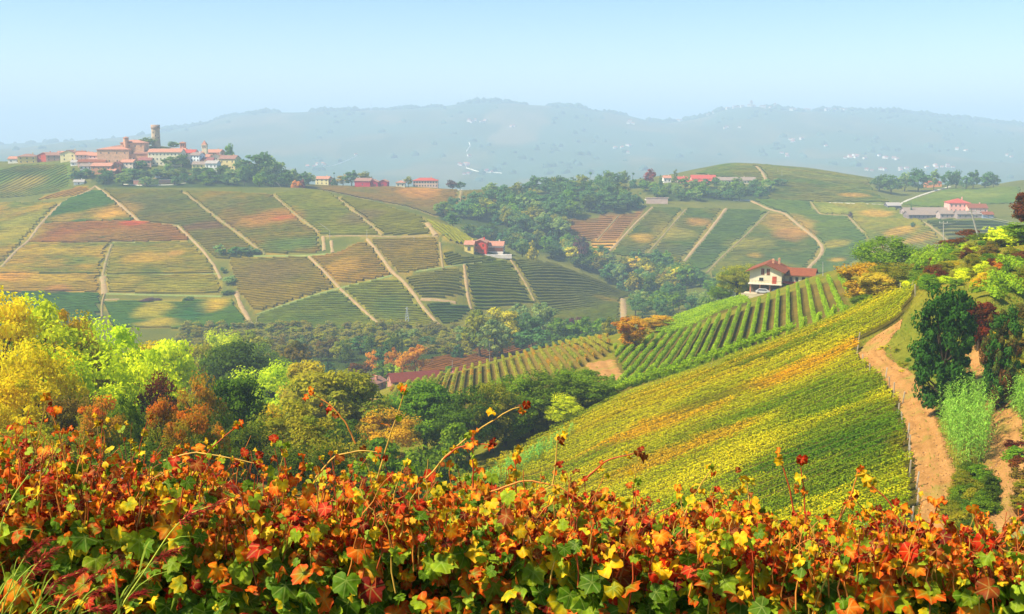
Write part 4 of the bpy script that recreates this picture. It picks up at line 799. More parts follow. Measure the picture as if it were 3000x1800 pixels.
# village skirts
scatter([(250,520),(330,515),(560,505),(680,500),(740,520),(720,548),(600,548),(300,545)], (860, 960), 42, ['bluegreen','bluegreen','dark','sage','green'], (5, 9), (9, 15), '{} tree on the green bank below the village', '{} trees on the bank below the village', seed=15, name='woodland_tree', mind=0.55)
scatter([(690,500),(760,480),(850,525),(900,552),(760,556),(700,545)], (860, 1000), 30, ['bluegreen','bluegreen','sage','green','conifer'], (9, 16), (10, 15), '{} tree in the wood at the right end of the village', '{} trees at the right end of the village', seed=16, name='woodland_tree', mind=0.5)
for k, u, Y, vt, wp, lb in [('bluegreen',755,935,446,100,'big blue green tree at the right end of the village'),('sage',790,940,452,80,'grey green tree beside the big one at the end of the village'),('bluegreen',720,930,468,70,'blue green tree behind the end houses of the village'),('conifer',218,905,480,40,'dark cypress clump left of the lowest village houses'),('conifer',236,905,486,36,'shorter dark cypress left of the lowest village houses'),
  ('sage',432,985,402,60,'tree growing against the round castle tower'),('green',672,985,420,30,'slim tree above the rooftops at the right of the village'),('green',500,930,458,50,'tree in front of the long cream palace'),('dark',535,930,452,44,'dark tree between the cream palace and the blue white house'),('bluegreen',415,925,470,34,'dark round tree in front of the castle wall'),('sage',510,1000,414,36,'reddish grey tree behind the red turret house'),
  ('crimson',886,905,525,22,'small crimson bush at the edge of the village wood'),('orange',868,905,528,30,'orange bush next to the crimson bush'),('conifer',866,985,487,24,'lone spruce behind the village wood'),('sage',905,995,505,44,'grey green tree left of the yellow ridge house'),('conifer',980,1010,500,26,'pointed tree left of the red barns'),('yellowish',1005,1010,512,40,'yellowish tree between ridge house and red barns'),
  ('bluegreen',1030,1005,499,50,'dark round tree left of the red barns'),('olive',1062,1020,503,50,'olive tree behind the red barns'),('olive',1197,1020,516,26,'olive tree left of the pink palace'),('wine',1326,1015,527,34,'brown purple tree right of the pink palace'),('bluegreen',1348,1015,532,30,'low blue green tree right of the pink palace'),('conifer',1622,1050,530,8,'thin cypress on the ridge line'),
  ('conifer',1692,1010,505,36,'left tall spruce on the ridge'),('conifer',1706,1015,508,30,'second tall spruce on the ridge'),('conifer',1728,1005,497,40,'tallest spruce on the ridge'),('sage',1785,1015,499,44,'pale tree right of the tall spruces'),('bluegreen',1760,1000,512,44,'blue green tree right of the tall spruces'),('bluegreen',1808,1005,508,40,'blue green tree left of the bushy ridge top'),('sage',1825,1020,500,40,'grey tree in the middle of the ridge wood'),
  ('conifer',1853,1010,500,32,'spruce left of the red ridge tree'),('conifer',1880,1010,508,32,'low spruce left of the red ridge tree'),('crimson',1904,1020,494,34,'dusty red tree on the ridge'),('conifer',1934,1010,498,16,'narrow conifer right of the dusty red tree'),('poplar',1978,1015,495,16,'columnar tree in front of the red winery'),('bluegreen',2280,1000,522,50,'dark tree cluster right of the winery'),
  ('bluegreen',2575,1010,510,56,'big tree left of the hilltop orange house'),('bluegreen',2610,1000,512,60,'second big tree left of the hilltop orange house'),('sage',2650,1040,504,50,'grey tree behind the hilltop orange house'),('bluegreen',2690,1030,492,60,'tallest tree behind the hilltop orange house'),('sage',2735,1040,496,34,'thin tree right of the tallest hilltop tree'),
  ('bluegreen',2775,1030,500,40,'open crowned tree on the right ridge'),('bluegreen',2800,1035,498,34,'tree right of the open crowned one on the ridge'),('bluegreen',2850,1030,498,40,'round tree left of the ridge end clump'),('bluegreen',2885,1030,503,46,'ridge end clump tree'),('bluegreen',2910,1030,508,36,'last tree of the right ridge clump'),('bluegreen',2830,1020,515,40,'low tree on the right ridge'),
  ('sage',645,690,715,34,'round pale tree by the path on the vineyard hill'),('bluegreen',690,690,722,46,'dark bush beside the round pale tree on the vineyard hill'),('bluegreen',725,690,722,50,'second dark bush in the vineyard hedge'),('bluegreen',750,690,728,30,'right end of the vineyard hedge bushes'),('bluegreen',655,660,782,22,'small round tree on the vineyard path'),('sage',672,640,808,44,'grey tree at the bend of the vineyard path'),('dark',668,625,850,40,'dark bush below the grey tree on the vineyard path'),
  ('bluegreen',300,732,704,30,'small bush among the brown vines'),('dark',346,716,718,26,'small dark bush above the vertical path'),('bluegreen',555,615,868,34,'bush on the terrace edge of the vineyard'),('wine',440,615,874,60,'low purple hedge on the terrace edge'),
  ('bluegreen',1352,690,690,20,'dark cypress left of the red farmhouse'),('sage',1305,685,712,24,'pale bush left of the red farmhouse'),('bluegreen',1482,680,738,34,'round tree below the drive of the red farmhouse'),('sage',1530,690,700,40,'grey tree right of the red farmhouse'),('yellowish',1560,720,705,34,'golden tree right of the red farmhouse'),('wine',1705,790,690,50,'dark purple tree at the gully edge'),('lime',2135,850,722,16,'small lime tree on the right vineyard'),
  ('bluegreen',2668,860,574,10,'narrow cypress beside the white farm road'),('wine',2490,880,620,14,'small dark bush on the right vineyard'),('bluegreen',2674,815,650,14,'small tree below the pink farm')]:
    tree(k, 'far_cone' if k == 'conifer' or 'cypress' in lb else 'mid_col' if 'columnar' in lb else 'far_round', u, Y, vt, wp, lb)
print('trees', NT[0])
# woods along the skyline and on the flanks of the far hill: one far-off mass
r = np.random.default_rng(8); th = np.linspace(0, 2 * math.pi, 7)[:-1]
base = np.concatenate([np.stack([np.cos(th), np.sin(th), 0 * th - .3], 1), np.stack([np.cos(th + .5) * .85, np.sin(th + .5) * .85, 0 * th + .45], 1), [[0, 0, 1.0]]])
bt = [(i, (i + 1) % 6, 6 + i) for i in range(6)] + [((i + 1) % 6, 6 + (i + 1) % 6, 6 + i) for i in range(6)] + [(6 + i, 6 + (i + 1) % 6, 12) for i in range(6)]
pts = []
for uu in np.arange(-150, 3150, 3.2):
    aa = (uu - 1500) / FPX / CP; i = int((aa - GA[0]) / (GA[1] - GA[0])); j = np.argmax(np.where((GY > 4500) & (GY < 7000), GZ[i] / GY, -9)); y = GY[j] - r.random() * 60
    if vnoise(uu / 60, 0, 5) < (0.62 if uu < 560 else 0.22): continue
    pts.append((aa * y, y, (5 + 11 * r.random()) * (0.6 + 0.9 * vnoise(uu / 40, 3, 6))))
for _ in range(500):
    y = r.uniform(3000, 5600); aa = r.uniform(-.5, .5); x = aa * y
    if fbm(x / 260, y / 500, 60, 3) + 0.00009 * (y - 4000) > 0.53: pts.append((x, y, r.uniform(7, 15)))
pts = np.array(pts); g = ground(pts[:, 0], pts[:, 1]); sc = pts[:, 2]
V = (base[None] * (0.8 + 0.4 * r.random((len(pts), 13, 1))) * sc[:, None, None] * np.array([1.1, 1.1, 1.0])) + np.stack([pts[:, 0], pts[:, 1], g + sc * .2], 1)[:, None]
T = (np.array(bt)[None] + (np.arange(len(pts)) * 13)[:, None, None]).reshape(-1, 3)
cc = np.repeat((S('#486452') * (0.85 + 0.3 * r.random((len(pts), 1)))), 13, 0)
tag(obj('far_woods', mesh_np('far_woods', V.reshape(-1, 3), T, cc, [m_row])), 'hazy blue woods covering the far ridge', 'woods', kind='stuff')
# ------------------------------------------------------------------ buildings
m_glass = plain('dark_window', '#2c2f34', 0.2, 0.5, 0.1)
m_shut = plain('brown_shutter', '#7a4426', 0.7, 0.2, 0.15)
m_grey = plain('grey_window', '#5a5550', 0.5, 0.3, 0.1)
win_me = {}
def window_mesh(mt):
    if mt.name not in win_me: win_me[mt.name] = MB().box(-.5, .5, -.07, .05, 0, 1).mesh('window', [mt])
    return win_me[mt.name]
ROOFS = dict(red=('#bc7c64','#cc9478'), brown=('#946858','#a88070'), bright=('#b8483c','#c8604e'), orange=('#9c5838','#84482e'), grey=('#8a7a72','#9c8c80'), tan=('#a89484','#8c7c70'), pale=('#b8b0a8','#a8a098'), plum=('#8c5450','#a0645c'), barn=('#6e3026','#823c2e'))
def wall_mat(c): return plain('plaster_' + c.strip('#'), c, 0.9, 0.15, 0.13, 0.35)
def roof_mat(k): return tiles('roof_tiles_' + k, *ROOFS[k])
def roof_prism(mb, w, d, h, rh, o, axis, t=0.22):
    """two sloping slabs over a w x d block, ridge along axis"""
    if axis == 'x': A, B, f = d, w, (lambda a, b, z: (b, a, z)); a0, b0 = 0.0, -w / 2
    else: A, B, f = w, d, (lambda a, b, z: (a, b, z)); a0, b0 = -w / 2, 0.0
    sl = rh / (A / 2); lo = h - sl * o
    prof = [(a0 - o, lo), (a0 + A / 2, h + rh), (a0 + A + o, lo), (a0 + A + o, lo + t), (a0 + A / 2, h + rh + t * 1.2), (a0 - o, lo + t)]
    V = [f(a, b, z) for b in (b0 - o, b0 + B + o) for a, z in prof]
    Q = [(0, 1, 7, 6), (1, 2, 8, 7), (2, 3, 9, 8), (3, 4, 10, 9), (4, 5, 11, 10), (5, 0, 6, 11), (0, 5, 4, 1), (1, 4, 3, 2), (6, 7, 10, 11), (7, 8, 9, 10)]
    mb.add(V, Q)
def roof_hip(mb, w, d, h, rh, o, t=0.2):
    x0, x1, y0, y1 = -w / 2 - o, w / 2 + o, -o, d + o; k = min(w, d) / 2
    if w >= d: r0, r1 = (-w / 2 + k, d / 2), (w / 2 - k, d / 2)
    else: r0, r1 = (0, k), (0, d - k)
    V = [(x0, y0, h - .1), (x1, y0, h - .1), (x1, y1, h - .1), (x0, y1, h - .1), (x0, y0, h + t - .1), (x1, y0, h + t - .1), (x1, y1, h + t - .1), (x0, y1, h + t - .1), (*r0, h + rh), (*r1, h + rh)]
    Q = [(0, 1, 5, 4), (1, 2, 6, 5), (2, 3, 7, 6), (3, 0, 4, 7), (3, 2, 1, 0)]
    if w >= d: mb.add(V, Q + [(4, 5, 9, 8), (6, 7, 8, 9)], [(5, 6, 9), (7, 4, 8)])
    else: mb.add(V, Q + [(5, 6, 9, 8), (7, 4, 8, 9)], [(4, 5, 8), (6, 7, 9)])
NH = [0]
def house(label, u, v, win, wpx, hpx, d, rot=0.0, ridge='x', rh=None, wall='#e0c8a0', roof='red', wins=(3, 2), name='house', cat='house', group=None, chim=1, hip=False, wm=None, ww=1.0, wh=1.5, Y=None, side=1, o=0.5):
    p = on(u, Y) if Y else cast(u, v, *win); sc = p[1] / FPX; w_ = wpx * sc; h = hpx * sc; NH[0] += 1
    e = obj(name, None, loc=p, rot=(0, 0, rot)); e.empty_display_size = 1; tag(e, label, cat, group)
    span = d if ridge == 'x' else w_
    rh = span * 0.5 * 0.42 if rh is None else rh * sc
    mb = MB(); mb.box(-w_ / 2, w_ / 2, 0, d, -3.5, h)
    if not hip and rh > 0.05:
        if ridge == 'x':
            for x in (-w_ / 2, w_ / 2 - .02): mb.add([(x, 0, h), (x, d, h), (x, d / 2, h + rh), (x + .02, 0, h), (x + .02, d, h), (x + .02, d / 2, h + rh)], [(0, 1, 4, 3), (1, 2, 5, 4), (2, 0, 3, 5)], [(0, 2, 1), (3, 4, 5)])
        else:
            for y in (0, d - .02): mb.add([(-w_ / 2, y, h), (w_ / 2, y, h), (0, y, h + rh), (-w_ / 2, y + .02, h), (w_ / 2, y + .02, h), (0, y + .02, h + rh)], [(0, 1, 4, 3), (1, 2, 5, 4), (2, 0, 3, 5)], [(0, 2, 1), (3, 4, 5)])
    obj('wall', mb.mesh('wall', [wall_mat(wall)]), e)
    rb = MB()
    if hip: roof_hip(rb, w_, d, h, rh, o)
    else: roof_prism(rb, w_, d, h, rh, o, ridge)
    ro = obj('roof', rb.mesh('roof', [roof_mat(roof)]), e)
    if chim: 
        cx = w_ * 0.22; cyy = d * 0.6; obj('chimney', MB().box(cx - .35, cx + .35, cyy - .35, cyy + .35, h + rh * .3, h + rh + .9).box(cx - .45, cx + .45, cyy - .45, cyy + .45, h + rh + .9, h + rh + 1.05).mesh('chimney', [wall_mat(wall)]), ro)
    wme = window_mesh(wm or m_grey); nc, nf = wins
    for f in range(nf):
        z = h * (f + 0.5) / nf - wh * .5
        for c in range(nc):
            obj('window', wme, e, loc=(-w_ / 2 + w_ * (c + .5) / nc, 0, z), scale=(ww, 1, wh))
        if side:
            ns = max(1, int(d / 4))
            for c in range(ns):
                obj('window', wme, e, loc=(w_ / 2 * (1 if rot <= 0 else -1), d * (c + .5) / ns, z), rot=(0, 0, math.pi / 2 * (1 if rot <= 0 else -1)), scale=(ww, 1, wh))
    return e, w_, h, d, rh
# --- the hilltop village; columns and rows are those of each house's foot
VW = (862, 1080); C_Y, C_B, C_P = '#e8d49a', '#c89468', '#e0a890'
for L in [
 ('low whitewashed house at the left end of the village',42,479,34,12,9,0,'x','#e8e0d0','red',(2,1)),
 ('yellow house with hipped brown roof near the left end of the village',80,479,48,18,11,.15,'hip','#e0c060','brown',(3,2)),
 ('red house with gable roof in the left row of the village',128,474,38,16,11,-.2,'y','#c8503c','red',(2,2)),
 ('brown roofed house right of the red village house',160,472,44,15,11,.1,'x','#b08a74','brown',(3,2)),
 ('pale yellow house whose gable faces us in the left row',201,473,44,20,13,0,'y','#f0dca0','brown',(2,2)),
 ('long pink roofed house in the left row of the village',245,472,42,16,11,.1,'x','#dcb4a0','red',(4,2)),
 ('pink house with pale roof left of the castle',283,474,44,16,11,-.15,'x','#e4b8a4','red',(4,2)),
 ('low long house with orange roof below the left row',268,488,72,12,9,.05,'x','#dca88c','orange',(5,1)),
 ('small white house lowest in the left row',222,486,28,9,8,0,'x','#ece6dc','pale',(2,1)),
 ('white house with blue shutters below the left row',252,506,30,17,9,.2,'x','#eceae4','tan',(3,2)),
 ('brick orange house in front of the castle',297,511,56,22,11,-.1,'x','#c88a64','red',(4,2)),
 ('narrow brick house with arched roof right of the brick orange one',340,506,26,22,11,.1,'y','#c07c5c','plum',(2,2)),
 ('low brick house at the foot of the castle',325,515,22,12,8,-.1,'x','#c0664c','red',(2,1)),
 ('grey roofed long house behind the cream palace',482,472,86,24,12,0,'x','#b0a494','grey',(6,2)),
 ('long cream palace of three floors with pink roof',483,486,90,36,12,-.04,'x','#ecdcb8','red',(9,3)),
 ('pink house with long red roof right of the castle',540,468,56,18,12,0,'x','#ecd8c0','bright',(4,2)),
 ('small red roofed house left of the bell tower',580,466,24,12,10,.1,'x','#e0b49a','red',(2,1)),
 ('red roofed house beside the bell tower',620,466,46,17,12,-.2,'x','#d8a884','red',(4,2)),
 ('red roofed house behind the bell tower house',655,462,52,14,12,.1,'x','#dcb092','red',(4,1)),
 ('white house with blue grey shutters below the pink long roof',571,484,28,26,10,-.25,'x','#e8ecec','grey',(3,3)),
 ('grey stone roofed house in the middle of the village',602,488,40,16,10,.1,'x','#b8a8a0','plum',(3,2)),
 ('wide yellow house low in the village',586,504,42,20,10,0,'x','#ecd488','tan',(4,2)),
 ('white house low in the village right of the wide yellow one',619,510,32,28,10,-.1,'x','#f0e8dc','pale',(3,2)),
 ('cream gabled house in the right half of the village',634,484,38,22,12,.15,'y','#ece0c4','red',(3,2)),
 ('big brown roofed yellow house with tall red door',666,499,44,30,13,-.15,'x','#ecd28a','brown',(3,2)),
 ('long red roofed house near the right end of the village',712,476,60,14,11,0,'x','#d8a48c','red',(5,1)),
 ('brick house half hidden by trees at the right end of the village',734,482,28,18,10,.2,'y','#c88a6a','red',(2,2)),
 ('pale house behind the slim tree at the right of the village',690,470,26,14,10,0,'x','#e4d4c0','red',(2,1)),
 ('cream house squeezed under the castle at its right foot',372,498,34,20,10,-.1,'x','#ecd4b8','red',(3,2)),
 ('pale brick house with plum roof under the keep',424,490,34,18,10,0,'x','#dcae90','plum',(3,2)),
 ('small pink house behind the left row of the village',182,466,30,14,10,0,'x','#e8b8a8','red',(2,1)),
 ('small orange roofed house behind the pale yellow gable',228,466,34,14,10,.1,'x','#ecc8a8','orange',(2,1)),
 ('peach house at the foot of the round keep',440,470,30,18,10,0,'x','#e0b490','red',(2,2)),
 ('cream house behind the red turret',520,460,40,16,10,0,'x','#ecdcc0','red',(3,1)),
 ('orange roofed house right of the cream gabled house',655,482,26,18,10,0,'x','#ecc8a0','orange',(2,2)),
 ('pale pink house under the bell tower',600,478,26,16,10,.1,'x','#f0d0c0','red',(2,2)),
 ('tiny white farm shed left of the village bank',231,542,26,8,7,.2,'x','#f4f0e8','pale',(1,1))]:
    lb, u, v, wp, hp, d, rot, rg, wc, rc, wn = L
    house(lb, u, v, VW, wp * 1.08, hp * 1.08, d, rot, 'x' if rg == 'hip' else rg, None, wc, rc, wn, hip=rg == 'hip', name='house', ww=.95, wh=1.35)
# castle: brick blocks, turret and round keep
def block(e, w_, d, h, x, y, z0, mt, nm='wall', roof=None, rk='brown', wins=None):
    obj(nm, MB().box(x - w_ / 2, x + w_ / 2, y, y + d, z0 - 4, z0 + h).mesh(nm, [mt]), e)
    if roof:
        rb = MB(); roof_hip(rb, w_, d, 0, roof, .5); obj('roof', rb.mesh('roof', [roof_mat(rk)]), e, loc=(x, y, z0 + h))
    if wins:
        for f in range(wins[1]):
            for c in range(wins[0]): obj('window', window_mesh(m_grey), e, loc=(x - w_ / 2 + w_ * (c + .5) / wins[0], y, z0 + h * (f + .55) / wins[1] - .5), scale=(.9, 1, 1.4))
p = cast(345, 486, *VW); s_ = p[1] / FPX; m_brick = plain('old_brick', '#d8a880', 0.95, 0.1, 0.25, 0.5, 0.2); m_brick2 = plain('red_brick', '#cc9872', 0.95, 0.1, 0.25, 0.5, 0.2)
cs = obj('castle', None, loc=p); tag(cs, 'brick castle of stacked blocks with red roofs above the left of the village', 'castle')
block(cs, 27, 16, 13.5, -5, 4, 0, m_brick, roof=2.2, rk='red', wins=(4, 2)); block(cs, 20, 14, 19, 9, 12, 0, m_brick, roof=2.5, rk='red', wins=(4, 3)); block(cs, 12, 12, 15.5, -5, 14, 0, m_brick2, roof=1.6, rk='brown', wins=(3, 2))
block(cs, 19, 10, 10, 18, 6, 0, m_brick2, roof=1.4, rk='brown', wins=(3, 1)); block(cs, 12, 8, 11, 32, 9, 0, m_brick, roof=1.2, rk='red', wins=(2, 2))
obj('turret', MB().tube([(4, 12, 10), (4, 12, 23.0)], 2.2, 12).mesh('turret', [m_brick2]), cs); rb = MB(); rb.tube([(4, 12, 22.9), (4, 12, 23.4), (4, 12, 24.4)], [2.6, 2.5, 0.1], 12); obj('turret_roof', rb.mesh('turret_roof', [roof_mat('red')]), cs)
p = on(458, 990); kt = obj('round_tower', None, loc=p); tag(kt, 'tall round brick keep rising above the village', 'tower')
tz = px_at(458, 365, 990)[2] - p[2]; m_keep = plain('keep_masonry', '#c0a684', 0.95, 0.1, 0.3, 0.35, 0.3); m_keep2 = plain('keep_dark_masonry', '#a88c76', 0.95, 0.1, 0.25, 0.4, 0.3)
obj('shaft', MB().tube([(0, 0, -4), (0, 0, tz * .7), (0, 0, tz * .78)], [3.9, 3.6, 3.6], 20).mesh('shaft', [m_keep], True), kt)
obj('parapet', MB().tube([(0, 0, tz * .78), (0, 0, tz * .8), (0, 0, tz - .3), (0, 0, tz - .3), (0, 0, tz - 1.5)], [3.6, 3.95, 3.95, 3.3, 3.2], 20).mesh('parapet', [m_keep2], True), kt)
for a, z in ((-1.3, .45), (-1.9, .6), (-.7, .35)): obj('window', window_mesh(m_glass), kt, loc=(3.6 * math.cos(a), 3.6 * math.sin(a), tz * z), rot=(0, 0, a + math.pi / 2), scale=(.7, 1.5, 1.6))
# bell tower and the small red turret
def tower(label, u, Y, vt, wpx, vs, col, name, roofk):
    p = on(u, Y); w_ = wpx / FPX * Y; h = px_at(u, vs, Y)[2] - p[2]; tip = px_at(u, vt, Y)[2] - p[2]
    e = obj(name, None, loc=p); tag(e, label, 'tower'); m_ = wall_mat(col)
    obj('shaft', MB().box(-w_ / 2, w_ / 2, -w_ / 2, w_ / 2, -3, h).mesh('shaft', [m_]), e); obj('cornice', MB().box(-w_ * .58, w_ * .58, -w_ * .58, w_ * .58, h, h + .5).mesh('cornice', [m_]), e)
    V = [(-w_ * .55, -w_ * .55, h + .5), (w_ * .55, -w_ * .55, h + .5), (w_ * .55, w_ * .55, h + .5), (-w_ * .55, w_ * .55, h + .5), (0, 0, tip)]
    obj('spire', MB().add(V, [(3, 2, 1, 0)], [(0, 1, 4), (1, 2, 4), (2, 3, 4), (3, 0, 4)]).mesh('spire', [roof_mat(roofk)]), e)
    for x in (-.2, .2): obj('belfry_opening', window_mesh(m_glass), e, loc=(x * w_, -w_ / 2, h - w_ * .62), scale=(w_ * .2, 1, w_ * .42))
tower('cream church bell tower with a red spire', 601, 985, 411, 14, 426, '#f0e0b4', 'bell_tower', 'red'); tower('red brick turret above the pink house roof', 537, 985, 415, 14, 420, '#c87c5c', 'turret', 'red')
# retaining walls on the bank below the village
for lb, u0, u1, v in (('left pink retaining wall on the bank below the village', 391, 428, 541), ('right pink retaining wall on the bank below the village', 466, 514, 540)):
    a, b = cast(u0, v, 862, 940), cast(u1, v, 862, 940); e = obj('retaining_wall', None, loc=a); tag(e, lb, 'wall'); d = b - a; L_ = float(np.hypot(d[0], d[1])); e.rotation_euler = (0, 0, math.atan2(d[1], d[0]))
    obj('panel', MB().box(0, L_, 0, .5, -2, 3.4).mesh('panel', [plain('pink_wall', '#d0907a', .9, .1, .15)]), e); obj('coping', MB().box(-.1, L_ + .1, -.12, .6, 3.4, 3.6).mesh('coping', [wall_mat('#dcd0c0')]), e)
# --- houses on the ridges
RW = (960, 1100)
for lb, u, v, wp, hp, d, rot, rg, wc, rc, wn, wn2 in [
 ('yellow ridge house with pink roof among trees right of the village',943,531,40,17,10,-.2,'x','#ecd898','red',(3,2),RW),('low pink wing of the yellow ridge house',966,531,18,12,8,-.2,'x','#e4947c','red',(1,1),RW),
 ('crimson barn with brown roof on the ridge',1062,551,48,20,11,-.25,'x','#b8243c','brown',(1,1),RW),('gabled crimson annex in front of the crimson barn',1092,551,30,17,9,-.1,'y','#c02c44','red',(2,1),(950,1060)),('small separate crimson barn right of the large one',1122,550,25,17,9,-.1,'y','#b8263e','red',(1,1),RW),
 ('small cream ridge house with hipped roof left of the pink palace',1173,549,26,13,9,0,'hip','#ecdcb8','red',(2,1),RW),('long pink palace with red hipped roof on the ridge',1246,549,72,19,12,0,'hip','#ecc0a4','bright',(9,2),RW),
 ('white house beside the winery on the right ridge',1955,536,22,14,9,0,'x','#ece4d8','red',(2,1),(960,1160)),('small bright red roofed house left of the winery',2000,534,30,9,9,.1,'x','#e0c8b4','bright',(2,1),(960,1160)),
 ('long winery with bright red roof on the right ridge',2062,533,70,9,14,-.05,'x','#d8a890','bright',(5,1),(1000,1160)),('lower red roofed range in front of the winery',2040,541,90,6,10,-.05,'x','#d88c78','bright',(4,1),(960,1160)),('long low cream building right of the winery',2160,538,110,9,12,0,'x','#ecd8b8','tan',(12,1),(960,1160)),
 ('pinkish house roof glimpsed in the gully wood',1745,572,30,10,9,.1,'x','#d8a8a0','plum',(2,1),(860,1060)),('ochre house glimpsed in the gully wood',1812,566,26,12,8,0,'x','#e0bc88','red',(2,1),(860,1060)),
 ('orange house with red roof on the right hilltop',2736,549,44,14,12,-.1,'hip','#e89458','bright',(3,1),(960,1100)),
 ('pink main building of the farm with bright red hipped roof',2812,624,60,28,16,-.12,'hip','#f0b0a0','bright',(5,2),(800,960)),('lower pink wing at the right of the farm',2865,626,54,16,13,-.1,'x','#f0b4a0','orange',(4,1),(800,960)),
 ('long low farm barn with grey brown roof at the front',2712,641,100,11,12,.02,'x','#8c7c78','tan',(8,1),(770,900)),('second long farm barn behind the front one',2720,628,136,8,12,.02,'x','#a8948c','tan',(6,1),(800,900)),('dark low shed at the left end of the farm',2620,612,38,9,10,0,'x','#6c6870','pale',(2,1),(800,960)),
 ('low farm shed right of the front barn',2775,640,40,13,10,-.05,'x','#b09c94','tan',(3,1),(770,900)),('open fronted farm shed at the right',2845,640,78,12,10,-.08,'x','#9c8c84','grey',(5,1),(770,900)),('bluish container shed at the right end of the farm',2895,640,30,11,8,-.1,'x','#7c8c9c','orange',(1,1),(770,900))]:
    house(lb, u, v, wn2, wp, hp, d, rot, 'x' if rg == 'hip' else rg, None, wc, rc, wn, hip=rg == 'hip', name='barn' if 'barn' in lb or 'shed' in lb else 'house', cat='barn' if 'barn' in lb or 'shed' in lb else 'house', chim=0 if 'barn' in lb or 'shed' in lb else 1)
# white bridge wall under the ridge road
p = cast(1925, 597, 850, 1000); e = obj('road_wall', MB().box(-9, 9, 0, .8, -2, 4.6).box(-10, 10, -.2, 1, 4.6, 5.0).mesh('road_wall', [wall_mat('#dcb8a4')]), loc=p); tag(e, 'pale pink road embankment wall above the brown parcel', 'wall')
# --- red and yellow farmhouse on the spur
FW = (650, 720)
house('yellow left part of the red farmhouse on the vineyard spur',1374,741,FW,27,24,9,-.12,'x',None,'#f0d070','red',(1,1),wh=2.4,ww=1.8)
house('tall red middle part of the farmhouse on the vineyard spur',1406,742,FW,38,31,11,-.12,'y',None,'#e04a34','red',(2,2),wm=m_shut)
house('white right wing of the red farmhouse with garage doors',1448,742,FW,52,22,10,-.12,'x',None,'#f0dcc8','red',(5,1),wm=m_shut,ww=2.2,wh=2.4)
p = cast(1428, 748, *FW); tag(obj('terrace_wall', MB().box(-17, 15, -1, -.5, -2, .5).box(-17, 15, -.6, 4, -2, .1).mesh('terrace_wall', [wall_mat('#e8d8c8')]), loc=p), 'pale terrace edge in front of the red farmhouse', 'wall')
# --- buildings on the valley floor
house('small brick house with brown tiled roof on the valley floor',1068,1162,(300,380),50,36,8,-.5,'y',None,'#c08468','brown',(2,2),ww=.8,wh=1.1)
house('long red roofed barn behind the low vine spur',1222,0,None,150,9,9.5,.30,'x',None,'#b88068','barn',(6,1),name='barn',cat='barn',chim=0,Y=372)
house('red roof end seen over the spur right of the long barn',1358,0,None,42,8,9,.3,'x',None,'#b87460','barn',(2,1),name='barn',cat='barn',chim=0,Y=372)
house('pale roofed shed half hidden by the yellow speckled tree',872,0,None,80,30,10,.2,'x',None,'#d0c8bc','pale',(3,1),name='shed',cat='shed',chim=0,Y=262)
# --- the white farmhouse with red roofs
p = cast(2240, 891, 330, 420); s_ = p[1] / FPX; fh = obj('farmhouse', None, loc=p, rot=(0, 0, -.38)); tag(fh, 'white farmhouse with red tiled roofs at the top of the upright vine rows', 'house')
wc = wall_mat('#dccfae'); W0, D0, H1, H2 = 9.6, 11.5, 3.0, 6.9
mb = MB(); mb.box(-W0 / 2, W0 / 2, 1.8, D0, -3, H1).box(-W0 / 2, W0 / 2, 0, D0, H1, H2)
mb.add([(-W0 / 2, 0, H2), (W0 / 2, 0, H2), (0, 0, H2 + 2.0), (-W0 / 2, .03, H2), (W0 / 2, .03, H2), (0, .03, H2 + 2.0)], [(0, 1, 4, 3), (1, 2, 5, 4), (2, 0, 3, 5)], [(0, 1, 2), (3, 5, 4)])
obj('wall', mb.mesh('wall', [wc]), fh)
rb = MB(); roof_prism(rb, W0, D0, H2, 2.0, 1.2, 'y', .25); rf = obj('roof', rb.mesh('roof', [roof_mat('orange')]), fh)
for cx, cy_ in ((1.2, 6.5), (2.6, 9.5)): obj('chimney', MB().box(cx - .3, cx + .3, cy_ - .3, cy_ + .3, H2, H2 + 2.6).box(cx - .45, cx + .45, cy_ - .45, cy_ + .45, H2 + 2.6, H2 + 2.75).box(cx - .25, cx + .25, cy_ - .25, cy_ + .25, H2 + 2.75, H2 + 3.1).mesh('chimney', [m_brick2]), rf)
obj('floor_slab', MB().box(-W0 / 2 - .3, W0 / 2 + .2, -.9, 1.9, H1 - .25, H1 + .02).mesh('floor_slab', [wall_mat('#d8ccb8')]), fh)
for x in (-4.5, -1.6, 1.4, 4.5): obj('pillar', MB().box(x - .18, x + .18, -.2, .16, -1, H1 - .25).mesh('pillar', [plain('brick_pillar', '#b07a5c', .9, .1, .2)]), fh)
obj('porch_shade_panel', MB().box(-4.6, 4.6, 1.74, 1.78, 0, 2.6).mesh('porch_shade_panel', [plain('porch_shade', '#5c5048', .9, .1, .2)]), fh)  # thin panel before the rear wall, coloured dark to paint the porch's shade
def shuttered(x, z, w_, h_, mt):
    f = obj('window', MB().box(x - w_ / 2 - .12, x + w_ / 2 + .12, -.05, 0, z - .12, z + h_ + .12).mesh('window', [wall_mat('#d8d0c0')]), fh)
    obj('shutter', MB().box(x - w_ / 2, x - .03, -.1, -.05, z, z + h_).mesh('shutter', [mt]), f); obj('shutter', MB().box(x + .03, x + w_ / 2, -.1, -.05, z, z + h_).mesh('shutter', [mt]), f)
shuttered(-.9, H2 - 1.2, .95, 1.9, m_shut); shuttered(.75, H2 - 1.2, .95, 1.9, m_shut); shuttered(-1.3, H1 + .8, 1.2, 1.0, m_glass)
dr = obj('door', MB().box(2.0, 3.3, -.06, 0, H1 + .05, H1 + 2.3).mesh('door', [plain('red_door', '#b04a30', .6, .3, .15)]), fh)
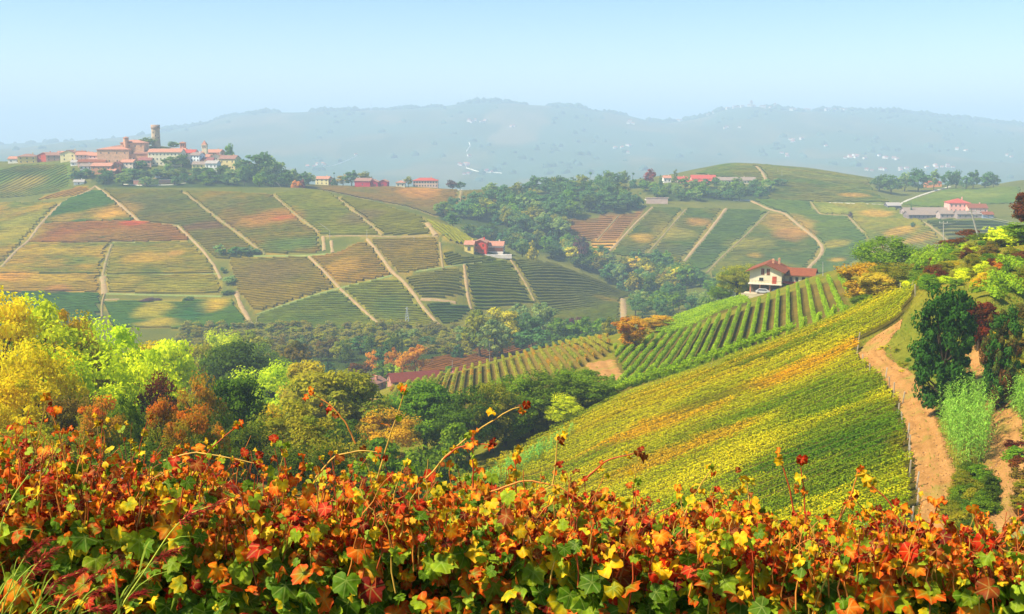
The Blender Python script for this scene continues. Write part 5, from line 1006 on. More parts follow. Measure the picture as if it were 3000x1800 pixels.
obj('balcony_rail', MB().box(-4.9, 4.9, -.88, -.82, H1 + .95, H1 + 1.02).box(-4.9, 4.9, -.88, -.82, H1 + .5, H1 + .54).mesh('balcony_rail', [plain('rail_metal', '#6c5c50', .5, .4, .1)]), fh)
for k in range(11): obj('baluster', MB().box(-4.9 + k * .97, -4.86 + k * .97, -.88, -.82, H1, H1 + .95).mesh('baluster', [plain('rail_metal', '#6c5c50')]), fh)
for y in (2.6, 5.2, 7.8): 
    f = obj('window', MB().box(W0 / 2, W0 / 2 + .05, y - .6, y + .6, H1 + .7, H1 + 2.3).mesh('window', [m_glass]), fh)
obj('wing_wall', MB().box(W0 / 2, W0 / 2 + 8.5, 5.5, 13, -3, 5.4).mesh('wing_wall', [wc]), fh); rb = MB(); roof_prism(rb, 8.5, 7.5, 5.4, 1.5, .7, 'x', .25); ob = obj('wing_roof', rb.mesh('wing_roof', [roof_mat('orange')]), fh, loc=(W0 / 2 + 4.4, 5.5, 0))
for x in (1.6, 3.4, 5.4): obj('window', MB().box(W0 / 2 + x, W0 / 2 + x + .9, 5.42, 5.5, 3.4, 4.8).mesh('window', [m_glass]), fh)
obj('awning', MB().add([(W0 / 2, 1.2, 3.4), (W0 / 2, 5.4, 3.4), (W0 / 2 + 7, 5.4, 2.7), (W0 / 2 + 7, 1.2, 2.5), (W0 / 2, 1.2, 3.55), (W0 / 2, 5.4, 3.55), (W0 / 2 + 7, 5.4, 2.85), (W0 / 2 + 7, 1.2, 2.65)], [(0, 1, 2, 3), (4, 7, 6, 5), (0, 3, 7, 4), (1, 5, 6, 2), (2, 6, 7, 3), (0, 4, 5, 1)]).mesh('awning', [plain('red_awning', '#c43428', .7, .2, .1)]), fh)
for x, y in ((.4, 1.3), (6.8, 1.3)): obj('awning_post', MB().box(W0 / 2 + x, W0 / 2 + x + .12, y, y + .12, -2, 2.6).mesh('awning_post', [m_post]), fh)
obj('yard_slab', MB().box(-W0 / 2 - 1.5, W0 / 2 + 1, -5.5, 1.8, -3, 0).box(-W0 / 2 - 1.5, W0 / 2 + 1, -5.6, -5.4, -3, .55).mesh('yard_slab', [wall_mat('#c0b090')]), fh)
# --- cars
def car(label, p, rot, col, van=False):
    e = obj('car', None, loc=p, rot=(0, 0, rot)); tag(e, label, 'car'); mt = plain('car_paint_' + col.strip('#'), col, .3, .5, .03)
    hh = 1.9 if van else 1.45
    prof = [(-2.1, .35), (-2.15, .8), (-1.75, .95), (-1.2 if not van else -1.75, hh), (1.0 if not van else 1.7, hh), (1.7, .98), (2.1, .85), (2.1, .35)]
    V = [(x, y * (1 if z < 1 else .86), z) for y in (-.85, .85) for x, z in prof]; n8 = len(prof)
    obj('body', MB().add(V, [(i, (i + 1) % n8, n8 + (i + 1) % n8, n8 + i) for i in range(n8)] + [(0, 7, 2, 1), (7, 6, 5, 2), (2, 5, 4, 3), (8, 9, 10, 15), (15, 10, 13, 14), (10, 11, 12, 13)]).mesh('body', [mt]), e)
    for sgn in (-1, 1): obj('side_window', MB().add([(-1.5, sgn * .87, 1.0), (1.4, sgn * .87, 1.0), (.9, sgn * .78, hh - .08), (-1.1, sgn * .78, hh - .08)], [(0, 1, 2, 3)]).mesh('side_window', [m_glass]), e)
    for x in (-1.3, 1.3):
        for y in (-.86, .86): obj('wheel', MB().tube([(x, y - .1, .32), (x, y + .1, .32)], .32, 12).tube([(x, y - .11, .32), (x, y + .11, .32)], .16, 8).mesh('wheel', [plain('tyre', '#24241f', .8)]), e)
car('white van parked on the bank road below the village', cast(505, 516, 870, 960), .1, '#eceae6', True); car('white car parked on the bank road left of the white van', cast(462, 522, 870, 960), .1, '#e4e2de')
Mf = Matrix.Translation(Vector(p)) @ Matrix.Rotation(-.38, 4, 'Z')
car('white car parked under the farmhouse porch', Mf @ Vector((-.6, -.6, 0.02)), -.3, '#b8b8b4'); car('dark blue car under the right of the farmhouse porch', Mf @ Vector((3.3, -1.2, 0.02)), 1.1, '#2c3a54'); car('silver car parked left of the farmhouse', on(2168, 372), .3, '#c8ccd0')
# --- poles, pylons, masts, wires
m_conc = plain('concrete_pole', '#a8a49a', .8, .2, .1); m_steel = plain('galvanised_steel', '#b0b4b4', .5, .5, .1)
def pole(label, b, t, r0=.14, arm=False, name='utility_pole'):
    b = np.array(b); t = np.array(t); e = obj(name, None, loc=b); tag(e, label, 'pole'); q = t - b
    obj('shaft', MB().tube([q * -.03, q * .5, q], [r0, r0 * .8, r0 * .6], 8).mesh('shaft', [m_conc], True), e)
    if arm:
        z = q[2]; obj('crossarm', MB().box(-.9, .9, -.06, .06, -.06, .06).mesh('crossarm', [m_conc]), e, loc=q * .93)
        for x in (-.8, 0, .8): obj('insulator', MB().tube([(x, 0, .05), (x, 0, .3)], [.06, .05], 6).mesh('insulator', [plain('porcelain', '#e0dcd4', .3)]), e, loc=q * .93)
    return b, t
A = on(2868, 200); pole('leaning grey concrete pole on the right ridge', A, px_at(2843, 613, 200), .2, True); B = on(2765, 230); pole('brownish pole with crossarm left of the leaning pole', B, px_at(2764, 648, 230), .15, True)
for lb, u, v, vt, win in [('thin pole right of the white farmhouse',2411,812,768,(300,420)),('thin pole at the crossing of two earth strips on the vineyard hill',966,703,675,VH),('thin pole on the track across the vineyard hill',1075,700,673,VH),('thin pole right of the track on the vineyard hill',1213,714,694,VH),('thin pole at the foot of the earth path below the village',752,962,934,VH),('thin pole behind the low spur near the small green tree',1325,0,1055,None),('white pole in front of the valley grove',1434,0,1005,None),('thin pole behind the spur crest',1556,0,1010,None),('white pole on the round green hilltop',2279,508,493,(1000,1160)),('thin pole right of the white hilltop pole',2291,520,498,(1000,1160)),('white pole on the right ridge by the road',2797,546,532,(960,1100)),('pole on the wooded right ridge',2821,546,530,(960,1100)),('pole left of the earth path on the right hill foot',1818,940,914,VH)]:
    b = cast(u, v, *win) if win else on(u, {1325: 395, 1434: 452, 1556: 400}[u]); pole(lb, b, px_at(u, vt, b[1]), .16 if b[1] > 500 else .12)
def lattice(label, b, h, w0, name='lattice_pylon', n=6):
    e = obj(name, None, loc=b); tag(e, label, 'pylon')
    for sx in (-1, 1):
        for sy in (-1, 1): obj('leg', MB().tube([(sx * w0 / 2, sy * w0 / 2, 0), (sx * w0 * .08, sy * w0 * .08, h)], w0 * .06, 4).mesh('leg', [m_steel]), e)
    mb = MB()
    for k in range(n):
        z0, z1 = h * k / n, h * (k + 1) / n; a, b_ = w0 / 2 * (1 - .84 * k / n), w0 / 2 * (1 - .84 * (k + 1) / n)
        for s1 in (-1, 1): mb.tube([(-a, s1 * a, z0), (b_, s1 * b_, z1)], w0 * .035, 3).tube([(s1 * a, -a, z0), (s1 * b_, b_, z1)], w0 * .035, 3)
    obj('bracing', mb.mesh('bracing', [m_steel]), e); obj('crossarm', MB().box(-w0 * .6, w0 * .6, -w0 * .05, w0 * .05, h * .9, h * .92).mesh('crossarm', [m_steel]), e)
lattice('steel lattice pylon at the foot of the vineyard hill', cast(1193, 946, *VH), 8.5, 1.8)
for u, vt, lb, w_ in ((1351, 280, 'leftmost of the tall masts on the far summit', 7), (1398, 273, 'second tall mast on the far summit', 7), (1423, 270, 'tallest thin mast on the far summit', 5), (1479, 279, 'thick mast on the far summit', 11), (1506, 278, 'mast right of the thick one on the far summit', 7), (1516, 284, 'rightmost short mast on the far summit', 5), (1087, 296, 'lone mast on the long far ridge', 5), (953, 308, 'small mast at the left of the far ridge', 5)):
    b = on(u, 5560); lattice(lb, b, px_at(u, vt, 5560)[2] - b[2], w_, 'radio_mast', 8)
def wire(label, a, b, sag, r_=.012):
    t = np.linspace(0, 1, 14)[:, None]; a = np.array(a); b = np.array(b); P = a + (b - a) * t; P[:, 2] -= (sag * 4 * t * (1 - t))[:, 0]
    tag(obj('power_line', MB().tube(P, r_, 4).mesh('power_line', [m_conc])), label, 'cable')
T1 = px_at(2843, 620, 200); wire('left power line falling from the leaning pole to the right edge', T1 + [-.7, 0, 0], (70, 120, -9.0), 2.0, .02); wire('right power line falling from the leaning pole to the right edge', T1 + [.7, 0, 0], (72, 122, -9.0), 2.0, .02); wire('power line between the two ridge poles', px_at(2764, 655, 230), T1, .8, .02)
a = cast(790, 540, 860, 960); b = cast(966, 703, *VH); wire('pale power line slanting down the vineyard hill', a + [0, 0, 9], b + [0, 0, 6], 3.0, .07)
# --- the far hill: white roads, scattered farms, the ridge town
for pts in ([(1374,418),(1382,428),(1362,445),(1372,458)], [(1046,457),(990,482),(955,490)], [(1366,493),(1400,504),(1470,508)]):
    L_ = line_cast(pts, 2600, 6000, 6); V, Q = strip(L_, 4.5, 2.0, 2); struct(obj('road', mesh_np('road', V, Q, None, [plain('far_white_road', '#cfcabb', .9, .1, .05)])))
fr = random.Random(9)
fk = 0
def far_house(u, v, sc=1.0, Y=None, group='scattered houses on the far hill', label='tiny white house with pink roof on the hazy far hill'):
    house(label, u, v, (2600, 6200), fr.uniform(7, 11) * sc, fr.uniform(3.6, 5.5) * sc, fr.uniform(9, 13), fr.uniform(-.5, .5), 'x', None, fr.choice(['#e4dcd0', '#e4d8c8', '#dcc8bc']), fr.choice(['red', 'orange', 'plum']), (2, 1), group=group, chim=0, Y=Y, side=0, ww=1.4, wh=2)
for u, v, n, sp in ((1395,356,7,30),(1840,362,4,30),(1832,432,6,34),(1362,486,6,20),(1376,460,1,2),(1438,504,3,14),(1370,516,2,12),(912,492,3,16),(940,488,3,14),(1045,457,1,2),(2330,414,5,24),(2300,456,3,12),(2415,428,2,8),(2530,462,9,60),(2610,466,5,30),(2760,490,8,44),(2570,500,4,40),(2640,500,3,30),(2140,378,3,30),(2820,440,2,20),(2950,460,2,30),(1850,450,2,16),(1990,352,4,40),(1500,370,2,20)):
    for _ in range(n): far_house(u + fr.uniform(-sp, sp), v + fr.uniform(-5, 5), 1.0)
for u in list(np.arange(1975, 2110, 13)) + list(np.arange(2120, 2520, 15)): far_house(u + fr.uniform(-5, 5), 0, fr.uniform(.8, 1.3), 5520 - fr.uniform(0, 60), 'houses of the far ridge town', 'tiny pale house of the hazy town on the far ridge')
tower('thin bell tower of the town on the far ridge', 2201, 5480, 293, 7, 300, '#c8b8a8', 'bell_tower', 'plum'); tower('short tower of the town on the far ridge', 2270, 5480, 301, 6, 306, '#c8b8a8', 'bell_tower', 'plum')
tower('squat pale building block of the town on the far ridge', 2425, 5480, 316, 16, 318, '#e0d4c8', 'town_block', 'plum')
print('houses', NH[0])
# ------------------------------------------------------------------ giant cane, grass and ground plants
m_cane = mat_vcol('cane_leaf', 0.5, 0.3, 6.0, (0.75, 0.85, 0.6))
def blades(P, D, L, wd, c, r, droop=0.7, seg=4):
    """arching strap leaves: base points P, outward directions D"""
    n = len(P); t = np.linspace(0, 1, seg + 1); D = D / (np.linalg.norm(D, axis=1)[:, None] + 1e-9)
    side = np.cross(D, [0, 0, 1.0]); side /= np.linalg.norm(side, axis=1)[:, None] + 1e-9
    ctr = P[:, None] + D[:, None] * (L[:, None, None] * t[None, :, None]); ctr[:, :, 2] -= (droop * L)[:, None] * t[None] ** 2.2
    wv = wd[:, None] * np.array([0.6, 1, .85, .5, 0.04][:seg + 1] if seg == 4 else np.linspace(1, .05, seg + 1))[None]
    V = np.stack([ctr - side[:, None] * wv[..., None] * .5, ctr + side[:, None] * wv[..., None] * .5], 2).reshape(-1, 3); m_ = 2 * (seg + 1)
    q = np.array([(2 * i, 2 * i + 1, 2 * i + 3, 2 * i + 2) for i in range(seg)]); Q = (q[None] + (np.arange(n) * m_)[:, None, None]).reshape(-1, 4)
    return V, Q, np.repeat(c, m_, 0)
def cane(label, poly, win, n, hr, seed, c0='#74a82c', c1='#b0d458', name='cane_thicket', lean=(0, 0)):
    r = np.random.default_rng(seed); P = poly_cast(poly, *win, sub=3); x0, y0 = P.min(0); x1, y1 = P.max(0); B = []
    while len(B) < n:
        q = np.array([r.uniform(x0, x1), r.uniform(y0, y1)])
        if inside(P, q[:1], q[1:])[0]: B.append(q)
    B = np.array(B); z = ground(B[:, 0], B[:, 1]); h = r.uniform(*hr, n); o0 = np.array([B[:, 0].mean(), B[:, 1].mean(), z.min()])
    e = obj(name, None, loc=o0); tag(e, label, 'cane'); tilt = r.normal(size=(n, 2)) * .12 + np.array(lean)
    mb = MB()
    for i in range(n):
        b = np.array([*B[i], z[i] - .1]) - o0; t = b + np.array([tilt[i, 0] * h[i], tilt[i, 1] * h[i], h[i]]); mb.tube(np.array([b, (b + t) / 2, t]), [.018, .014, .004], 3)
    st = mb.mesh('stalks', [plain('cane_stalk', '#8a9c4c', .6)]); so = obj('stalks', st, e); so['kind'] = 'stuff'
    k = 20; f = np.tile(np.linspace(.12, 1, k), n); idx = np.repeat(np.arange(n), k)
    bp = np.stack([B[idx, 0] + tilt[idx, 0] * h[idx] * f, B[idx, 1] + tilt[idx, 1] * h[idx] * f, z[idx] + h[idx] * f], 1) - o0
    a = r.random(n * k) * 6.28; D = np.stack([np.cos(a), np.sin(a), .75 + .5 * r.random(n * k)], 1)
    c = S(c0) + (S(c1) - S(c0)) * r.random((n * k, 1)); c *= (.8 + .4 * r.random((n * k, 1)))
    V, Q, C = blades(bp, D, r.uniform(.5, .95, n * k), r.uniform(.055, .1, n * k), c, r)
    lo = obj('leaves', mesh_np('leaves', V, Q, C, [m_cane]), e); lo['kind'] = 'stuff'
cane('tall pale green cane thicket between the two dirt paths', [(2752,1190),(2850,1165),(2894,1240),(2900,1340),(2862,1385),(2805,1370),(2760,1290)], (60, 140), 250, (3.0, 4.6), 1)
cane('darker green cane behind the tall thicket under the evergreen', [(2745,1160),(2800,1120),(2850,1140),(2800,1200),(2760,1220)], (70, 150), 70, (2.6, 3.8), 2, '#3c7a34', '#6ca04c')
cane('cane thicket at the right edge beyond the second path', [(2955,1200),(3010,1170),(3040,1240),(2990,1260)], (60, 150), 60, (2.6, 3.8), 3)
cane('long strip of cane along the lower edge of the yellow slope', [(1290,1490),(1420,1425),(1560,1350),(1680,1288),(1640,1330),(1500,1410),(1350,1500)], (75, 172), 170, (2.2, 3.4), 4, '#5cae3c', '#a4dc68', lean=(.1, 0))
cane('small cane tuft behind the hedge at right', [(2430,1640),(2560,1620),(2640,1640),(2560,1700)], (45, 90), 30, (1.6, 2.4), 5, '#4ca04c', '#8cd084')
cane('small cane tuft by the right edge behind the hedge', [(2930,1640),(3020,1620),(3040,1680),(2960,1700)], (45, 90), 22, (1.6, 2.4), 6, '#4ca04c', '#8cd084')
# grass on the near slopes
r = np.random.default_rng(44); nG = 90000
Yg = np.exp(r.uniform(math.log(52), math.log(210), nG)); ag = r.uniform(.0, .52, nG); xg = ag * Yg
ok = ~inside(fplan, xg, Yg); ok &= ~((xg < 22) & (Yg > 140))
for L_, wd, kd in PL[-4:-2]: dd = seg_dist(L_, xg, Yg) / (wd * .5); ok &= (dd > .62 + .5 * r.random(nG)) | ((dd < .2) & (r.random(nG) < .5))
ok &= (fbm(xg / 5, Yg / 5, 3, 2) + .25 * r.random(nG)) > .5
xg, Yg = xg[ok], Yg[ok]; n = len(xg); a = r.random(n) * 6.28; f = fbm(xg / 7, Yg / 7, 13, 2)[:, None] + (r.random((n, 1)) - .5) * .4
c = S('#5c8c24') * (1 - f) + S('#a89a38') * f
V, Q, C = blades(np.stack([xg, Yg, ground(xg, Yg)], 1), np.stack([np.cos(a) * .5, np.sin(a) * .5, 1 + 0 * a], 1), r.uniform(.25, .7, n), r.uniform(.06, .14, n), np.clip(c, 0, 1), r, .35, 2)
tag(obj('grass', mesh_np('grass', V, Q, C, [m_cane])), 'tufted green and straw coloured grass on the banks of the dirt paths', 'grass', kind='stuff')
scatter([(2790,1400),(2880,1380),(2905,1430),(2900,1560),(2830,1600),(2770,1520)], (55, 120), 26, ['green','dark','green','olive'], (.8, 1.5), (1.6, 2.6), '{} low shrub on the bank between the dirt paths', '{} low shrubs between the dirt paths', 'near_shrub', 'low_shrub', 'shrub', .5, 21)
scatter([(2560,1010),(2640,1030),(2720,1100),(2700,1120),(2600,1060)], (80, 150), 8, ['green','yellowish','olive'], (.3, .7), (1.0, 1.8), '{} tussock in the bend of the dirt path', '{} tussocks in the path bend', 'mid_shrub', 'low_shrub', 'shrub', .5, 22)
scatter([(2960,1300),(3010,1280),(3020,1500),(2985,1560)], (55, 120), 10, ['olive','brown','green','russet'], (.6, 1.4), (1.4, 2.4), '{} shrub along the right edge of the second dirt path', '{} shrubs right of the second path', 'mid_shrub', 'low_shrub', 'shrub', .5, 23)

# clods and stones on the dirt paths
r = np.random.default_rng(77); oc = np.array([(1, 0, 0), (-1, 0, 0), (0, 1, 0), (0, -1, 0), (0, 0, .7), (0, 0, -.7)], float); of = np.array([(0, 2, 4), (2, 1, 4), (1, 3, 4), (3, 0, 4), (2, 0, 5), (1, 2, 5), (3, 1, 5), (0, 3, 5)]); pp = []
for L_, wd, kd in PL[-4:-2]:
    n = 2600; i = r.integers(0, len(L_) - 1, n); t = r.random((n, 1)); q = L_[i] * (1 - t) + L_[i + 1] * t; d = L_[i + 1] - L_[i]; d = np.stack([-d[:, 1], d[:, 0]], 1) / (np.linalg.norm(d, axis=1)[:, None] + 1e-9)
    o = r.normal(size=n) * .33; o = np.where(r.random(n) < .5, np.sign(o) * (.38 + .16 * r.random(n)), o); pp.append(q + d * (o * wd)[:, None])
pp = np.concatenate(pp); n = len(pp); s_ = r.uniform(.025, .085, n) * np.where(r.random(n) < .08, 1.8, 1)
V = oc[None] * s_[:, None, None] * (0.6 + .8 * r.random((n, 6, 1))) + np.stack([pp[:, 0], pp[:, 1], ground(pp[:, 0], pp[:, 1]) + .1], 1)[:, None]
c = S('#c08a4c') * (1 - r.random((n, 1))) + S('#8a5c30') * r.random((n, 1)) + .08 * r.random((n, 1))
tag(obj('stones', mesh_np('stones', V.reshape(-1, 3), (of[None] + (np.arange(n) * 6)[:, None, None]).reshape(-1, 3), np.repeat(c, 6, 0), [m_row])), 'small stones and clods scattered on the dirt paths', 'stones', kind='stuff')

# ------------------------------------------------------------------ the vine row in front of the viewer
LOBE = [(90, 1.0), (80, .86), (71, .82), (62, .72), (52, .84), (41, .97), (31, .86), (20, .80), (8, .73), (-6, .83), (-20, .86), (-36, .74), (-54, .68), (-72, .54), (-86, .2)]
def grape_leaf(r, curl=0.2, fold=0.2, ragged=.06, shrivel=0.0):
    th = [a for a, _ in LOBE] + [180 - a for a, _ in LOBE[-1:0:-1]]; rr = [q for _, q in LOBE] + [q for _, q in LOBE[-1:0:-1]]
    th = np.radians(np.array(th, float)); rr = np.array(rr) * (1 + r.normal(size=len(rr)) * ragged); rr[::2] *= 1.03
    x = np.cos(th) * rr * .95; y = np.sin(th) * rr
    def lift(x, y):
        q = np.hypot(x, y); z = fold * np.abs(x) - curl * q ** 2 + .07 * np.sin(5 * np.arctan2(y, x) + 1) * q
        if shrivel: z = z + shrivel * np.sin(4.1 * x + 2.0) * np.cos(3.3 * y + fold * 9) * q * .9; x = x * (1 - .45 * shrivel * q); y = y * (1 - .3 * shrivel * q)
        return np.stack([x, y, z], 1)
    n = len(x); V = np.concatenate([[[0, -.05, 0.0]], lift(x * .55, y * .55), lift(x, y)]); L = np.concatenate([[[0, -.05]], np.stack([x, y], 1) * .55, np.stack([x, y], 1)])
    i = np.arange(n); j = (i + 1) % n
    T = np.concatenate([np.stack([0 * i, 1 + i, 1 + j], 1), np.stack([1 + i, 1 + n + i, 1 + n + j], 1), np.stack([1 + i, 1 + n + j, 1 + j], 1)])
    rad = np.concatenate([[0], np.full(n, .55), np.ones(n)])
    return V, T, L, rad
def leaf_mesh(name, V, T, L, C, mats):
    me = mesh_np(name, V, T, C, mats, True); a = me.attributes.new('leaf_xy', 'FLOAT_VECTOR', 'POINT'); a.data.foreach_set('vector', np.concatenate([L, np.zeros((len(L), 1))], 1).astype(np.float32).ravel()); return me
m_vine, n_, out_ = new_mat('grape_leaf')
xy = attr(n_, 'leaf_xy').outputs['Vector']; sp_ = n_.nodes.new('ShaderNodeSeparateXYZ'); n_.links.new(xy, sp_.inputs[0])
def mth(op, a, b=None):
    q = n_.nodes.new('ShaderNodeMath'); q.operation = op
    for s_, v_ in ((q.inputs[0], a), (q.inputs[1], b)):
        if v_ is None: continue
        if isinstance(v_, bpy.types.NodeSocket): n_.links.new(v_, s_)
        else: s_.default_value = v_
    return q.outputs[0]
ax = mth('ABSOLUTE', sp_.outputs[0]); yy = sp_.outputs[1]; dist = ax
for ang in (40, -20):
    c_, s_ = math.cos(R(ang)), math.sin(R(ang)); dd = mth('ABSOLUTE', mth('SUBTRACT', mth('MULTIPLY', ax, s_), mth('MULTIPLY', yy, c_))); dist = mth('MINIMUM', dist, dd)
vein = n_.nodes.new('ShaderNodeMapRange'); vein.inputs[1].default_value = .012; vein.inputs[2].default_value = .05; vein.inputs[3].default_value = 1; vein.inputs[4].default_value = 0; n_.links.new(dist, vein.inputs[0])
vc = attr(n_).outputs['Color']; g_ = n_.nodes.new('ShaderNodeNewGeometry').outputs['Position']; f1 = noise(n_, 38, 3, g_); f2 = noise(n_, 14, 2, g_)
cc_ = mixc(n_, f1, vc, mixc(n_, 1.0, vc, (.62, .6, .5), 'MULTIPLY')); cc_ = mixc(n_, f2, cc_, mixc(n_, 1.0, cc_, (1.25, 1.02, .7), 'MULTIPLY'))
vmul = mth('MULTIPLY', vein.outputs[0], .28); cc_ = mixc(n_, vmul, cc_, S('#b8c060'))
pb = principled(n_, None, cc_, .55, .1, f1, .25, .01); tb = n_.nodes.new('ShaderNodeBsdfTranslucent'); n_.links.new(cc_, tb.inputs[0]); mx = n_.nodes.new('ShaderNodeMixShader'); mx.inputs[0].default_value = .3
n_.links.new(pb.outputs[0], mx.inputs[1]); n_.links.new(tb.outputs[0], mx.inputs[2]); n_.links.new(mx.outputs[0], out_.inputs[0])
r = np.random.default_rng(21)
VT = [grape_leaf(r, r.uniform(.05, .3), r.uniform(-.1, .3), .05) for _ in range(8)] + [grape_leaf(r, r.uniform(.3, .7), r.uniform(.1, .7), .12, r.uniform(.5, 1.0)) for _ in range(8)]
def simple_leaf(q):
    V, T, L, rad = q; n = (len(V) - 1) // 2; ix = np.concatenate([[0], 1 + n + np.arange(n)]); i = np.arange(n)
    return V[ix], np.stack([0 * i, 1 + i, 1 + (i + 1) % n], 1), L[ix], rad[ix]
VS = [simple_leaf(q) for q in VT]
PALF = dict(green=('#466e12', '#5c8218'), lgreen=('#7ca022', '#98b42a'), gyel=('#84a01c', '#dcc01c'), gred=('#6c8a1a', '#cc4814'), yellow=('#e8cc1c', '#e4b018'), orange=('#ec8c1c', '#d85214'), red=('#cc3e14', '#a82610'), dred=('#8c2412', '#681a10'), dry=('#b45c20', '#7c3814'), yorange=('#f0b822', '#e06816'))
HED = [(-400,1290),(0,1300),(300,1320),(600,1360),(750,1410),(900,1425),(1200,1440),(1500,1465),(1800,1495),(2100,1530),(2400,1560),(2700,1585),(3000,1590),(3400,1600)]
def hedge_Y(u): return 5.0 - 1.0 * (u / 3000.0)
def hpt(u, v, dy=0.0): return px_at(u, v, hedge_Y(u) + dy)
hd = obj('foreground_vine_row', None, loc=(0, 4.55, float(ground(0, 4.55)))); tag(hd, 'vine row with red, orange and green autumn leaves filling the foreground', 'vine row')
ho = np.array(hd.location)
cand = []
def pal_pick(q, top):
    """q 0 at the top of the row, 1 at the bottom of the picture"""
    t = r.random()
    if top: names, wt = ['yellow','yorange','orange','red','dry','lgreen','dred','gyel'], [.28,.2,.14,.11,.09,.1,.02,.08]
    elif q < .4: names, wt = ['yorange','orange','red','dry','yellow','dred','gred','lgreen','gyel','green'], [.16,.15,.11,.09,.14,.04,.07,.11,.1,.09]
    else: names, wt = ['green','lgreen','gyel','gred','orange','yorange','dry','red','yellow','dred'], [.36,.16,.13,.1,.07,.06,.05,.02,.03,.02]
    return names[int(np.searchsorted(np.cumsum(wt), t * sum(wt) * .9999))]
def leaf_inst(P, size, q, top=False, shr=None, pal=None, face=None):
    pal = pal or pal_pick(q, top); sh = (r.random() < (.8 if top else .25 if pal in ('green', 'lgreen') else .68)) if shr is None else shr
    k = 8 + r.integers(8) if sh else r.integers(8)
    nrm = np.array([r.normal() * .55, -0.75 + r.normal() * .45, .62 + r.normal() * .45]) if face is None else np.array(face); nrm /= np.linalg.norm(nrm)
    up = np.array([r.normal() * .7, r.normal() * .4, -1.0 + r.normal() * .5]); a = up - nrm * (up @ nrm); a /= np.linalg.norm(a); b = np.cross(a, nrm)
    M = np.stack([b, a, nrm], 1) * size
    c0, c1 = (S(x) for x in PALF[pal]); jit = .8 + .4 * r.random()
    return (P, M, int(k), c0 * jit, c1 * jit, size, pal)
top_v = lambda u: np.interp(u, [a for a, _ in HED], [b for _, b in HED])
for _ in range(15500):
    u = r.uniform(-350, 3350); q = r.random() ** .85; dep = r.uniform(-.34, .42) if q < .3 else r.uniform(-.34, .42) + .16 * r.random()
    tv = top_v(u) + 40 * (vnoise(u / 90, 0, 3) - .5) * 2
    if q < .14 and r.random() < .5: continue
    v = tv + q * (1900 - tv)
    P = hpt(u, v, dep) if dep < 0 else hpt(u, v, 0) + np.array([0, dep, -.05 * dep])
    s = r.uniform(.022, .048) if q < .35 else r.uniform(.03, .082)
    if r.random() < .25: s *= .6
    cand.append(leaf_inst(P, s, q) + (dep, u, v))
# shoots: the ones that stand out, then the many
SH = [([(1250,1400),(1330,1312),(1400,1262),(1500,1196),(1528,1192)], 'ochre'), ([(1042,1300),(1010,1232),(962,1182),(915,1155)], 'orange'), ([(1100,1420),(1135,1300),(1162,1222),(1186,1140)], 'ochre'), ([(842,1420),(832,1332),(804,1292)], 'red'), ([(1385,1430),(1386,1350),(1385,1270)], 'red'), ([(1300,1345),(1340,1312),(1385,1300),(1436,1303)], 'red'),
      ([(2332,1540),(2312,1420),(2282,1335)], 'red'), ([(2360,1600),(2358,1450),(2345,1370)], 'red'), ([(2455,1530),(2495,1450),(2515,1375)], 'orange'), ([(2645,1545),(2600,1462),(2555,1425)], 'red'), ([(2660,1660),(2715,1560),(2750,1475)], 'red'), ([(2925,1590),(2960,1540),(3010,1500)], 'red'), ([(95,1370),(118,1260),(140,1165)], 'ochre'), ([(190,1350),(172,1270),(148,1205)], 'orange'), ([(300,1340),(308,1290),(298,1240)], 'orange'),
      ([(2000,1520),(2040,1440),(2085,1375)], 'ochre'), ([(925,1400),(980,1335),(1060,1320),(1105,1325)], 'ochre'), ([(1440,1440),(1540,1405),(1640,1425),(1720,1480)], 'orange'), ([(560,1400),(620,1310),(700,1245)], 'red'), ([(480,1350),(560,1325),(640,1335),(760,1360)], 'ochre'), ([(1720,1400),(1780,1345),(1880,1325)], 'red'), ([(1620,1420),(1630,1340),(1632,1280)], 'ochre'), ([(2560,1620),(2580,1540),(2500,1460)], 'red'), ([(2190,1560),(2195,1470),(2188,1400)], 'ochre'), ([(1510,1480),(1512,1400),(1508,1330)], 'red')]
SHC = dict(ochre='#c89c40', orange='#cc7c30', red='#b44c22', brown='#7c4c28')
def shoot_mesh(P, r0, col):
    P = np.array(P); t = np.linspace(0, 1, len(P)); q = np.linspace(0, 1, len(P) * 4); P2 = np.stack([np.interp(q, t, P[:, i]) for i in range(3)], 1)
    for _ in range(2): P2[1:-1] = (P2[:-2] + 2 * P2[1:-1] + P2[2:]) / 4
    P2[1:-1] += r.normal(size=P2[1:-1].shape) * .0012
    return MB().tube(P2, np.linspace(r0, r0 * .45, len(P2)), 5).mesh('shoot', [plain('cane_bark_' + col, SHC[col], .6, .3, .2, 20)], True), P2
for pts, col in SH:
    dy = r.uniform(-.12, .1); P = [hpt(u, v, dy) for u, v in pts]; me, P2 = shoot_mesh(P, .0045, col); obj('shoot', me, hd, loc=-ho)
    n = len(P2)
    for f in np.arange(.3, 1.01, .17):
        if r.random() < .3 and f < .95: continue
        i = min(n - 1, int(f * n)); s = r.uniform(.016, .032); cand.append(leaf_inst(P2[i] + r.normal(size=3) * .015, s, 0, True) + (-.5, 0, 0))
    for f in (.97, 1.0): cand.append(leaf_inst(P2[-1] + r.normal(size=3) * .015, r.uniform(.02, .036), 0, True) + (-.5, 0, 0))
mb = {k: MB() for k in SHC}
